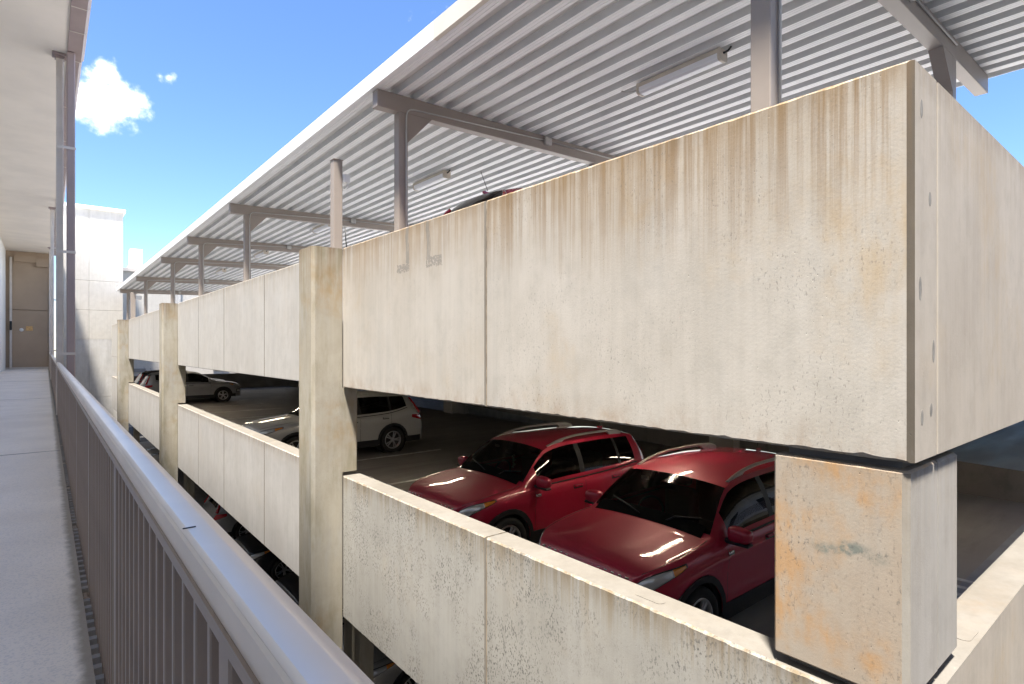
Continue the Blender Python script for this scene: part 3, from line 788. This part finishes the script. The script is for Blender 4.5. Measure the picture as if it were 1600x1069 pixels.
def RM(*p):
    f = K(*p)
    return lambda x: f(x * 1.16 / 1.03 if x < 1.03 else x + .13)
SPEC_SMALL = dict(L=3.91, zt=RM((0, .66), (.03, .78), (.09, .87), (.20, .93), (.35, .965), (.6, 1.0), (1.0, 1.045), (1.16, 1.06), (1.28, 1.16), (1.50, 1.34), (1.70, 1.465), (1.84, 1.51), (2.2, 1.55), (2.8, 1.56), (3.3, 1.545), (3.70, 1.51), (3.80, 1.43), (3.92, 1.22), (3.99, 1.02), (4.02, .85), (4.04, .70)),
    w=RM((0, .53), (.04, .62), (.12, .70), (.28, .80), (.55, .876), (.9, .888), (3.2, .888), (3.6, .878), (3.85, .845), (3.98, .785), (4.04, .69)),
    belt=RM((0, .60), (.04, .72), (.12, .83), (.3, .91), (.7, .965), (1.16, .99), (1.6, .995), (2.4, 1.01), (3.2, 1.04), (3.6, 1.07), (3.8, 1.04), (3.98, .9), (4.04, .65)),
    wr=RM((0, .50), (.1, .66), (.4, .755), (.9, .785), (1.16, .765), (1.45, .695), (1.70, .635), (2.2, .62), (2.9, .615), (3.4, .60), (3.70, .58), (3.82, .60), (3.95, .64), (4.04, .6)),
    crown=RM((0, .02), (.3, .03), (1.1, .035), (1.4, .04), (1.8, .04), (2.5, .045), (3.5, .04), (4.04, .02)),
    sill=.235, bump=.27, wf=.74, wb=3.21, Ra=.385, rw=.33, tw=.205,
    ws=(1.085, 1.575), rg=(3.60, 3.81), sw=((1.31, 2.16), (2.26, 3.03), (3.09, 3.44)), rails=(1.68, 3.36), mirror=1.27, hl=(.075, .55), spokes=5)
SPEC_SUV = dict(L=4.59, zt=K((0, .74), (.03, .86), (.1, .95), (.25, 1.0), (.7, 1.07), (1.05, 1.11), (1.20, 1.13), (1.4, 1.235), (1.7, 1.42), (2.0, 1.575), (2.15, 1.615), (2.6, 1.66), (3.1, 1.665), (3.7, 1.635), (4.1, 1.58), (4.24, 1.51), (4.38, 1.28), (4.47, 1.10), (4.56, .95), (4.59, .78)),
    w=K((0, .66), (.04, .76), (.14, .84), (.32, .895), (.6, .92), (1., .928), (3.7, .928), (4.1, .915), (4.36, .885), (4.53, .82), (4.59, .74)),
    belt=K((0, .66), (.04, .82), (.14, .91), (.35, .955), (.8, 1.01), (1.2, 1.035), (1.7, 1.04), (2.6, 1.06), (3.4, 1.10), (3.8, 1.165), (4.1, 1.24), (4.3, 1.16), (4.5, .95), (4.59, .70)),
    wr=K((0, .54), (.1, .68), (.4, .75), (.9, .78), (1.2, .77), (1.6, .69), (2.0, .625), (2.5, .615), (3.3, .61), (3.9, .585), (4.2, .565), (4.35, .62), (4.5, .68), (4.59, .64)),
    crown=K((0, .02), (.3, .04), (1.1, .045), (2.0, .05), (3., .06), (4., .05), (4.59, .02)),
    sill=.25, bump=.28, wf=.92, wb=3.58, Ra=.405, rw=.355, tw=.22,
    ws=(1.27, 2.02), rg=(4.18, 4.42), sw=((1.62, 2.56), (2.66, 3.50), (3.56, 4.02)), rails=None, mirror=1.60, hl=(.075, .62), spokes=5)

def wheel_meshes(r, wd, spokes, dark):
    h = wd / 2; ri = r * .69
    t = MB().lathe([(ri, -h * .80), (ri + .012, -h * .96), (r * .86, -h), (r * .955, -h * .93), (r * .992, -h * .70), (r, -h * .25), (r, h * .25), (r * .992, h * .70), (r * .955, h * .93), (r * .86, h), (ri + .012, h * .96), (ri, h * .80)], 36).mesh('tyre')
    m = MB()
    m.lathe([(ri + .004, -h * .82), (ri - .004, -h * .90), (ri - .022, -h * .86), (ri - .03, -h * .55), (ri - .03, h * .6)], 36)
    m.lathe([(.0, -h * .74), (.03, -h * .76), (.055, -h * .70), (.06, -h * .5)], 18)
    for k in range(spokes):
        for off in (-.16, .16):
            a = 2 * math.pi * k / spokes + off
            m4 = Matrix.Rotation(a, 4, 'Y') @ Matrix.Identity(4)
            m.box(.035, ri - .008, -h * .80, -h * .58, -.016, .016, .004, 0, m4)
    rim = m.mesh('rim')
    d = MB().lathe([(0, -h * .30), (ri - .03, -h * .30)], 28).mesh('wheel_back')
    return t, rim, d

def build_car(name, S, paint, label, cat, detail=2, rimdark=False, cladding=True):
    root = thing(name, (0, 0, 0), label, cat)
    L = S['L']; Ra, rw = S['Ra'], S['rw']
    zc = rw
    def zbot(x):
        base = S['sill'] + (S['bump'] - S['sill']) * (1 if (x < S['wf'] - Ra or x > S['wb'] + Ra) else 0)
        for xw in (S['wf'], S['wb']):
            d = abs(x - xw)
            if d <= Ra + 1e-6: base = max(base, zc + math.sqrt(max(0, Ra * Ra - d * d)))
        return base
    QS = [0, .12, .26, .40, .54, .68, .80, .90, .96, 1.0]
    def side(x, z):
        """half-width of the body side at height z (below the belt)"""
        zb_, b, w_ = S['sill'], S['belt'](x), S['w'](x)
        q = min(max((z - zb_) / max(.05, b - zb_), 0), 1)
        prof = np.interp(q, [0, .1, .3, .5, .64, .72, .80, .90, .96, 1.0], [.945, .962, .978, .975, .985, .998, 1.0, .988, .965, .935])
        return w_ * float(prof)
    TS = [0, .09, .3, .5, .7, .90, 1.0]
    SS = [.06, .2, .4, .6, .8, 1.0]
    def section(x):
        pts = []
        zb_ = zbot(x); b = S['belt'](x); zt_ = S['zt'](x)
        zb_ = min(zb_, b - .06)
        for q in QS:
            z = zb_ + (b - zb_) * q; pts.append((side(x, z), z))
        wr_ = S['wr'](x); zre = max(b + .012, zt_ - S['crown'](x)); wb_ = pts[-1][0]
        wr_ = min(wr_, wb_ - .01)
        for t_ in TS[1:]:
            bow = .030 * math.sin(math.pi * t_) * min(1, (zre - b) / .4)
            pts.append((wb_ + (wr_ - wb_) * t_ + bow, b + (zre - b) * t_ + (.01 * math.sin(math.pi * t_))))
        for s_ in SS:
            pts.append((wr_ * (1 - s_), zre + (max(zt_, zre) - zre) * (1 - (1 - s_)**2.2)))
        return pts
    xs = set([0, .012, .03, .06, .09, .13, .18, .25, .35, L - .012, L - .03, L - .06, L - .1, L - .16])
    for xw in (S['wf'], S['wb']):
        for k in range(13): xs.add(round(xw + Ra * math.cos(math.pi * k / 12), 4))
        xs.add(round(xw - Ra - .001, 4)); xs.add(round(xw + Ra + .001, 4))
    for a, b in (S['ws'], S['rg']) + tuple(S['sw']): xs.add(a); xs.add(b)
    for v in np.arange(.45, L - .1, .11): xs.add(round(float(v), 3))
    xs = sorted(x for x in xs if 0 <= x <= L)
    keep = [xs[0]]
    must = set(v for p_ in (S['ws'], S['rg']) + tuple(S['sw']) for v in p_)
    for x in xs[1:]:
        if x - keep[-1] < .009 and x not in must and x != L: continue
        keep.append(x)
    xs = keep
    nq, nm = len(QS), len(TS) - 1
    groups = {'body': [], 'windscreen': [], 'rear_window': [], 'pillar_trim': []}
    for i in range(len(S['sw'])): groups['side_window_%d' % i] = []
    secs = [section(x) for x in xs]; n = len(secs[0])
    def kind(xm, j):
        if nq - 1 <= j < nq - 1 + nm:
            t0 = j - (nq - 1)
            if 1 <= t0 <= nm - 2:
                for i, (a, b) in enumerate(S['sw']):
                    if a < xm < b: return 'side_window_%d' % i
                for i in range(len(S['sw']) - 1):
                    if S['sw'][i][1] < xm < S['sw'][i + 1][0]: return 'pillar_trim_%d' % i
        if j >= nq - 1 + nm:
            if S['ws'][0] < xm < S['ws'][1] : return 'windscreen'
            if S['rg'][0] < xm < S['rg'][1] : return 'rear_window'
        return 'body'
    def emit(keys, nm_, mat, sides=(1, -1), part='body', ang=28):
        bm = bmesh.new(); cache = {}
        def V(i, j, s):
            y, z = secs[i][j]
            if j == n - 1: s = 1
            k = (i, j, s)
            if k not in cache: cache[k] = bm.verts.new((xs[i], s * y, z))
            return cache[k]
        for s in sides:
            for i in range(len(xs) - 1):
                for j in range(n - 1):
                    if kind((xs[i] + xs[i + 1]) / 2, j) not in keys: continue
                    try: bm.faces.new((V(i, j, s), V(i + 1, j, s), V(i + 1, j + 1, s), V(i, j + 1, s)))
                    except ValueError: pass
            if 'body' in keys and s == 1:
                pass
        if 'body' in keys:
            for i in (0, len(xs) - 1):
                ring = [V(i, j, 1) for j in range(n)] + [V(i, j, -1) for j in range(n - 2, -1, -1)]
                try: bm.faces.new(ring)
                except ValueError: pass
        bmesh.ops.remove_doubles(bm, verts=bm.verts, dist=.0005)
        me = bpy.data.meshes.new(part); bm.to_mesh(me); bm.free()
        sharp(me, ang)
        return obj(nm_, me, mat, root)
    body = emit({'body'}, 'body', paint)
    for i in range(len(S['sw']) - 1):
        for s in (1, -1): emit({'pillar_trim_%d' % i}, 'pillar_trim', M['black'], (s,))
    emit({'windscreen'}, 'windscreen', M['wsglass'])
    emit({'rear_window'}, 'rear_window', M['rearglass'])
    for i in range(len(S['sw'])):
        for s in (1, -1): emit({'side_window_%d' % i}, 'side_window', M['sideglass'] if i == 0 else M['rearglass'] if i == 2 else M['sideglass'], (s,))
    # patches laid on the side skin
    def patch(nm_, x0, x1, zf0, zf1, mat, off=.004, s=1, nx=10, nz=4, par=None, thick=True):
        bm = bmesh.new(); g0 = []
        for i in range(nx + 1):
            x = x0 + (x1 - x0) * i / nx; row = []
            a, b = (zf0(x) if callable(zf0) else zf0), (zf1(x) if callable(zf1) else zf1)
            for k in range(nz + 1):
                z = a + (b - a) * k / nz
                dx = (S['w'](min(L, x + .02)) - S['w'](max(0, x - .02))) / .04
                nv = Vector((-dx, 1)).normalized()
                yy = side(x, z)
                row.append(bm.verts.new((x + nv.x * off, s * (yy + nv.y * off), z)))
            g0.append(row)
        for i in range(nx):
            for k in range(nz):
                f = bm.faces.new((g0[i][k], g0[i + 1][k], g0[i + 1][k + 1], g0[i][k + 1])); f.smooth = True
        if thick:
            r = bmesh.ops.extrude_face_region(bm, geom=list(bm.faces))
            for v in [e for e in r['geom'] if isinstance(e, bmesh.types.BMVert)]: v.co.y -= s * (off + .012)
        bmesh.ops.recalc_face_normals(bm, faces=bm.faces)
        me = bpy.data.meshes.new(nm_); bm.to_mesh(me); bm.free()
        return obj(nm_, me, mat, par or root)
    h0, h1 = S['hl']
    for s in (1, -1):
        top_ = lambda x: S['belt'](x) - .012 - .02 * max(0, (x - h0) / (h1 - h0))
        bot_ = lambda x: S['belt'](x) - .135 + .09 * max(0, (x - h0) / (h1 - h0))
        hb = patch('headlight', h0, h1, lambda x: bot_(x) - .008, lambda x: top_(x) + .008, M['black'], .003, s, 12)
        patch('lens', h0 + .01, h0 + (h1 - h0) * .62, bot_, top_, M['lens'], .008, s, 10, par=hb)
        patch('turn_signal', h0 + (h1 - h0) * .62 + .004, h1 - .025, bot_, top_, M['amber'], .008, s, 8, par=hb)
        patch('lower_lamp', .05, .26, .50, .66, M['black'], .006, s, 8)
        patch('lamp_ring', .07, .23, .53, .63, M['lens'], .010, s, 8)
        # tail lamp
        tb = S['belt'](L - .3)
        patch('tail_light', L - .42, L - .07, lambda x: .84 + .10 * (L - .07 - x) / .35, lambda x: min(S['belt'](x) - .01, 1.02 + .0 * x), M['redlens'], .008, s, 10)
        if not S['rails']:
            # upright tail lamp climbing the rear pillar
            mb = MB()
            pts = []
            for k in range(9):
                x = L - .33 + .16 * k / 8 ; 
                xx = L - .16 - .20 * (k / 8)**1.2
                sec = section(xx); jm = nq - 1 + int(round(nm * k / 8)); y, z = sec[jm]
                pts.append((xx + .012, s * (y + .008), z))
            mb.tube(pts, [.055, .05, .045, .04, .036, .033, .03, .026, .02], 8); o_ = mb.build('upper_tail_light', M['redlens'], root, False)
        # seams: doors and wing
        d0, d1, d2 = S['sw'][0][0] - .10, (S['sw'][0][1] + S['sw'][1][0]) / 2, S['sw'][1][1] + .02
        for xd in (d0, d1, d2):
            patch('door_seam', xd, xd + .007, max(zbot(xd), .30) + .02, S['belt'](xd) - .004, M['black'], .0015, s, 1, 10, thick=False)
        for xd in (d1 - .24, d2 - .24):
            if xd < S['L'] - 1: 
                zz = S['belt'](xd) - .115
                patch('handle_recess', xd - .02, xd + .17, zz - .03, zz + .025, M['black'], .0015, s, 6, 2, thick=False)
                patch('door_handle', xd, xd + .16, zz - .004, zz + .02, paint, .022, s, 6, 2)
        # belt moulding
        patch('belt_moulding', S['sw'][0][0] - .06, S['sw'][-1][1] + .02, lambda x: S['belt'](x) - .016, lambda x: S['belt'](x) + .0, M['black'], .006, s, 16, 1)
        patch('wing_badge', S['wf'] + Ra + .10, S['wf'] + Ra + .19, .86, .895, M['chrome'], .006, s, 3, 1)
        # black plastic cladding along sills and wheel arches
        if cladding:
            bm = bmesh.new(); rows = []
            def add(pi, po):
                rows.append((bm.verts.new((pi[0], s * (side(pi[0], pi[1]) + .016), pi[1])), bm.verts.new((po[0], s * (side(min(max(po[0], 0), L), po[1]) + .016), po[1])), bm.verts.new((po[0], s * (side(min(max(po[0], 0), L), po[1]) - .01), po[1] + .004)), bm.verts.new((pi[0], s * (side(pi[0], pi[1]) - .06), pi[1]))))
            xlist = []
            def sillrow(x): add((x, S['sill'] - .02), (x, S['sill'] + .155))
            def frow(x): add((x, S['bump'] - .02), (x, S['bump'] + .14))
            for x in (S['wf'] - Ra - .22, S['wf'] - Ra - .12, S['wf'] - Ra - .03): frow(max(.06, x))
            a0 = math.asin(min(1, (zc - S['sill']) / Ra)) * .4
            for k in range(15):
                a = math.pi + a0 - (math.pi + 2 * a0) * k / 14
                add((S['wf'] + (Ra - .006) * math.cos(a), zc + (Ra - .006) * math.sin(a)), (S['wf'] + (Ra + .06) * math.cos(a), zc + (Ra + .06) * math.sin(a)))
            xa, xb = S['wf'] + Ra + .05, S['wb'] - Ra - .05
            for k in range(9): sillrow(xa + (xb - xa) * k / 8)
            for k in range(15):
                a = math.pi + a0 - (math.pi + 2 * a0) * k / 14
                add((S['wb'] + (Ra - .006) * math.cos(a), zc + (Ra - .006) * math.sin(a)), (S['wb'] + (Ra + .06) * math.cos(a), zc + (Ra + .06) * math.sin(a)))
            for x in (S['wb'] + Ra + .04, S['wb'] + Ra + .14, L - .12): frow(min(L - .06, x))
            for r0, r1 in zip(rows[:-1], rows[1:]):
                for k in range(3):
                    bm.faces.new((r0[k], r1[k], r1[k + 1], r0[k + 1]))
            bmesh.ops.recalc_face_normals(bm, faces=bm.faces)
            me = bpy.data.meshes.new('cladding'); bm.to_mesh(me); bm.free()
            obj('cladding', me, M['black'], root)
        # mirrors
        mx = S['mirror']; my = S['w'](mx) * .935; mz = S['belt'](mx) + .075
        mm = MB()
        r = bmesh.ops.create_uvsphere(mm.bm, u_segments=20, v_segments=12, radius=1)
        for v in r['verts']:
            c = v.co
            e = lambda t_: math.copysign(abs(t_)**.62, t_)
            v.co = Vector((mx + .02 + e(c.x) * .075 * (1 if c.x < 0 else .6), s * (my + .135 + e(c.y) * .125), mz + e(c.z) * .078 * (1 - .12 * e(c.y) * 1)))
        for f in mm.bm.faces: f.smooth = True
        mo = mm.build('mirror', paint, root, False)
        MB().box(mx - .045, mx + .05, s * my - .03 if s > 0 else -my - .10 + .0, s * my + .10 if s > 0 else -my + .03, mz - .095, mz - .055, .01).build('mirror_arm', M['black'], mo, False)
        MB().box(mx - .05, mx + .055, min(s * (my + .02), s * (my + .25)), max(s * (my + .02), s * (my + .25)), mz - .092, mz - .062, .01).build('mirror_base', M['black'], mo, False)
        MB().box(mx + .062, mx + .072, min(s * (my + .04), s * (my + .23)), max(s * (my + .04), s * (my + .23)), mz - .05, mz + .055, .004).build('mirror_glass', M['chrome'], mo, False)
        # roof rails
        if S['rails']:
            a, b = S['rails']; bm = bmesh.new(); rows = []
            for k in range(25):
                f = k / 24; x = a + (b - a) * f
                up = .062 * min(1, (math.sin(math.pi * min(f, .5) * .9)) * 1.15) if f < .5 else .062 * min(1, (1 - f) * 9 + .35)
                if f < .08: up *= .55
                y = S['wr'](x) - .035; z = S['zt'](x) - S['crown'](x) + .012
                hh = .024
                lo = z + max(-.02, up - hh - (.03 if (f < .18 or f > .80) else 0)); hi = z + up + .004
                if f > .80 or f < .14: lo = z - .02
                rows.append([bm.verts.new((x, s * (y + dy), zz)) for dy, zz in ((-.019, lo), (.019, lo), (.019, hi - .008), (.010, hi), (-.010, hi), (-.019, hi - .008))])
            for r0, r1 in zip(rows[:-1], rows[1:]):
                for k in range(6): bm.faces.new((r0[k], r1[k], r1[(k + 1) % 6], r0[(k + 1) % 6]))
            bm.faces.new(rows[0]); bm.faces.new(rows[-1][::-1])
            bmesh.ops.recalc_face_normals(bm, faces=bm.faces)
            me = bpy.data.meshes.new('roof_rail'); bm.to_mesh(me); bm.free(); sharp(me, 40)
            obj('roof_rail', me, M['railsilver'], root)
        # wiper
        x0, x1 = S['ws'][0] + .03, S['ws'][0] + .09
        def wsp(x, y):
            sec = section(x); wr_ = S['wr'](x); zt_ = S['zt'](x); zre = max(S['belt'](x) + .012, zt_ - S['crown'](x))
            return zre + (zt_ - zre) * (1 - (1 - (1 - abs(y) / wr_))**2.2) if abs(y) < wr_ else zre
        ya, yb = (.08, .56) if s > 0 else (-.60, -.06)
        MB().tube([(S['ws'][0] - .03, ya if s > 0 else yb - .2, S['zt'](S['ws'][0]) + .0), (x0, (ya + yb) / 2, wsp(x0, (ya + yb) / 2) + .022), (x1, yb if s > 0 else ya, wsp(x1, yb if s > 0 else ya) + .016)], .008, 6).build('wiper', M['black'], root, False)
    # front: grille, bumper, plate; rear plate
    gx = MB().box(-.012, .03, -.50, .50, .47, .70, .012)
    go = gx.build('grille', M['black'], root, False)
    for k in range(4): MB().box(-.018, -.011, -.46, .46, .49 + k * .055, .505 + k * .055).build('grille_bar', M['chrome'], go, False)
    for k in range(14):
        y = -.55 + k * .085
        MB().box(.055, .075, y - .02, y + .02, S['zt'](.06) - .028, S['zt'](.06) - .006, .004).build('grille_tooth', M['chrome'], go, False)
    MB().box(-.016, .05, -.55, .55, .28, .44, .015).build('bumper_intake', M['black'], root, False)
    MB().box(L - .03, L + .012, -.26, .26, .50, .62, .004).build('number_plate', M['white'], root, False)
    MB().box(L - .06, L + .014, -.62, .62, .30, .47, .02).build('rear_bumper_trim', M['black'], root, False)
    # black windscreen frit and cowl
    bm = bmesh.new(); rows = []
    x0 = S['ws'][0]
    for k in range(17):
        y = -.70 + 1.4 * k / 16
        rows.append([bm.verts.new((x0 - .075, y, S['zt'](x0 - .075) - S['crown'](x0) * (abs(y) / .72)**2.2 + .006)), bm.verts.new((x0 + .05, y * .985, S['zt'](x0 + .05) - S['crown'](x0) * (abs(y) / .72)**2.2 + .006))])
    for r0, r1 in zip(rows[:-1], rows[1:]): bm.faces.new((r0[0], r1[0], r1[1], r0[1]))
    me = bpy.data.meshes.new('cowl'); bm.to_mesh(me); bm.free(); obj('cowl', me, M['cowl'], root)
    # hood shut line
    for s in (1, -1):
        pts = []
        for k in range(14):
            x = .13 + (S['ws'][0] - .20) * k / 13
            sec = section(x); y, z = sec[nq - 1 + nm]; pts.append((x, s * y, z + .0005))
        MB().tube(pts, .0035, 5).build('hood_seam', M['black'], root, False)
    # aerial
    xa = S['rg'][0] - .18
    MB().prism([(xa, -.012), (xa + .12, -.02), (xa + .12, .02)], S['zt'](xa) - .01, S['zt'](xa) + .018).build('aerial', paint, root, False)
    MB().tube([(xa + .05, 0, S['zt'](xa) + .03), (xa + .16, 0, S['zt'](xa) + .26)], .004, 6).build('aerial_mast', M['black'], root, False)
    # cabin
    MB().box(.35, L - .2, -.62, .62, .24, .62, .04).build('underbody', M['interior'], root, False)
    for s in (1, -1):
        for xw in (S['wf'], S['wb']):
            MB().lathe([(0, s * .50), (Ra + .01, s * .50), (Ra + .012, s * (S['w'](xw) - .05))], 28, origin=(xw, 0, zc)).build('wheel_liner', M['interior'], root, False)
    x0 = S['ws'][0]
    MB().box(x0 - .05, x0 + .42, -.68, .68, .70, S['belt'](x0) - .01, .05).build('dashboard', M['cowl'], root, False)
    for s in (1, -1):
        mb = MB().box(1.85 + (L - 4.04) * .5, 2.35 + (L - 4.04) * .5, s * .36 - .24, s * .36 + .24, .50, .68, .05)
        mb.box(2.22 + (L - 4.04) * .5, 2.42 + (L - 4.04) * .5, s * .36 - .22, s * .36 + .22, .60, 1.15, .06)
        mb.box(2.30 + (L - 4.04) * .5, 2.40 + (L - 4.04) * .5, s * .36 - .12, s * .36 + .12, 1.17, 1.34, .035)
        mb.build('seat', M['seat'], root, False)
    MB().box(L - 1.1, L - .9, -.55, .55, .55, 1.22, .06).build('rear_bench', M['seat'], root, False)
    st = MB(); pts = []
    for k in range(25):
        a = 2 * math.pi * k / 24; pts.append((x0 + .52 + .07 * math.sin(a), .36 + .18 * math.cos(a), .96 + .16 * math.sin(a)))
    st.tube(pts, .014, 7, False); st.build('steering_wheel', M['interior'], root, False)
    MB().box(S['ws'][1] - .12, S['ws'][1] - .07, -.12, .12, S['zt'](S['ws'][1]) - .16, S['zt'](S['ws'][1]) - .09, .015).build('rear_view_mirror', M['black'], root, False)
    # wheels
    t, rim, back = wheel_meshes(rw, S['tw'], S['spokes'], rimdark)
    for xw in (S['wf'], S['wb']):
        for s in (1, -1):
            wo = obj('wheel', back, M['black'], root); wo.location = (xw, s * (S['w'](xw) - S['tw'] / 2 - .012), zc)
            wo.rotation_euler = (0, R(17 * (1 + s) + xw * 20), 0 if s < 0 else math.pi)
            obj('tyre', t, M['tyre'], wo); obj('rim', rim, M['alloydark'] if rimdark else M['alloy'], wo)
    return root

def put(c, x, yc, z, rz=0):
    c.location = (x, yc, z); c.rotation_euler = (0, 0, rz)
XN = 3.88
red = build_car('parked_car', SPEC_SMALL, M['red'], 'red compact SUV nearest the orange stained corner column, nose to the parapet', 'car')
put(red, XN + .13, 3.88, MID)
def paint_tree(o, mat, old):
    for c in [o] + list(o.children_recursive):
        if c.type == 'MESH' and c.data.materials and c.data.materials[0] == old:
            c.data = c.data.copy(); c.data.materials[0] = mat
r2 = copy_tree(red); r2['label'] = 'red compact SUV with toy hanging from its mirror, parked left of the other'; put(r2, XN + .13, 6.74, MID)
# hanging ornament and windscreen sticker of the second red car
om = MB()
for k in range(9):
    a = k * 1.9
    r_ = bmesh.ops.create_icosphere(om.bm, subdivisions=1, radius=.022)
    bmesh.ops.translate(om.bm, vec=(1.56 + .012 * math.cos(a), .02 + .02 * math.sin(a), 1.26 - k * .022), verts=r_['verts'])
tag(om.build('mirror_ornament', simple('pale_floral_beads', (.42, .33, .26), .7, var=.6, vscale=40), r2, False))
for cc_, yy in ((red, .30), (r2, .30)):
    MB().box(1.50, 1.506, yy, yy + .11, 1.355, 1.395).build('windscreen_sticker', M['white'], cc_, False)
for o_ in list(cc_.children for cc_ in ()): pass
suv = build_car('parked_car', SPEC_SUV, M['silverw'], 'silver white SUV parked behind the tall stained column', 'car')
put(suv, XN + .02, 15.25, MID)
r3 = copy_tree(suv); paint_tree(r3, M['red'], M['silverw']); r3['label'] = 'red car roof just showing over the upper parapet under the canopy'; put(r3, 3.85 + 4.59, 5.85, ROOF + .006, math.pi)
g1 = copy_tree(suv); paint_tree(g1, M['grey'], M['silverw']); g1['label'] = 'grey SUV backed in at the far end of the middle level'; put(g1, XN + 4.45, 34.5, MID, math.pi)
g2 = copy_tree(suv); paint_tree(g2, M['blackp'], M['silverw']); g2['label'] = 'dark SUV roof showing just beyond the grey SUV'; put(g2, XN + 4.5, 37.5, MID, math.pi)
lows = [('silver SUV on the lowest level below the speckled parapet', M['silver'], 9.45, 0), ('black SUV on the lowest level under the second bay', M['blackp'], 12.6, 0),
        ('second black SUV on the lowest level, farther along the bay', M['blackp'], 16.2, 0), ('grey SUV with red tail light on the lowest level by the second column', M['grey'], 20.2, math.pi), ('pale SUV on the lowest level near the third column', M['silverw'], 33.8, 0)]
for lb, mt, yc, rz in lows:
    c = copy_tree(suv)
    if mt is not M['silverw']: paint_tree(c, mt, M['silverw'])
    c['label'] = lb; put(c, XN + .05 + (4.6 if rz else 0), yc, LOW + .012, rz)
for c in (red, r2, r3, suv, g1, g2): c['group'] = 'parked cars'
for o_ in bpy.data.objects:
    if o_.name.startswith('parked_car') and 'group' not in o_: o_['group'] = 'parked cars'
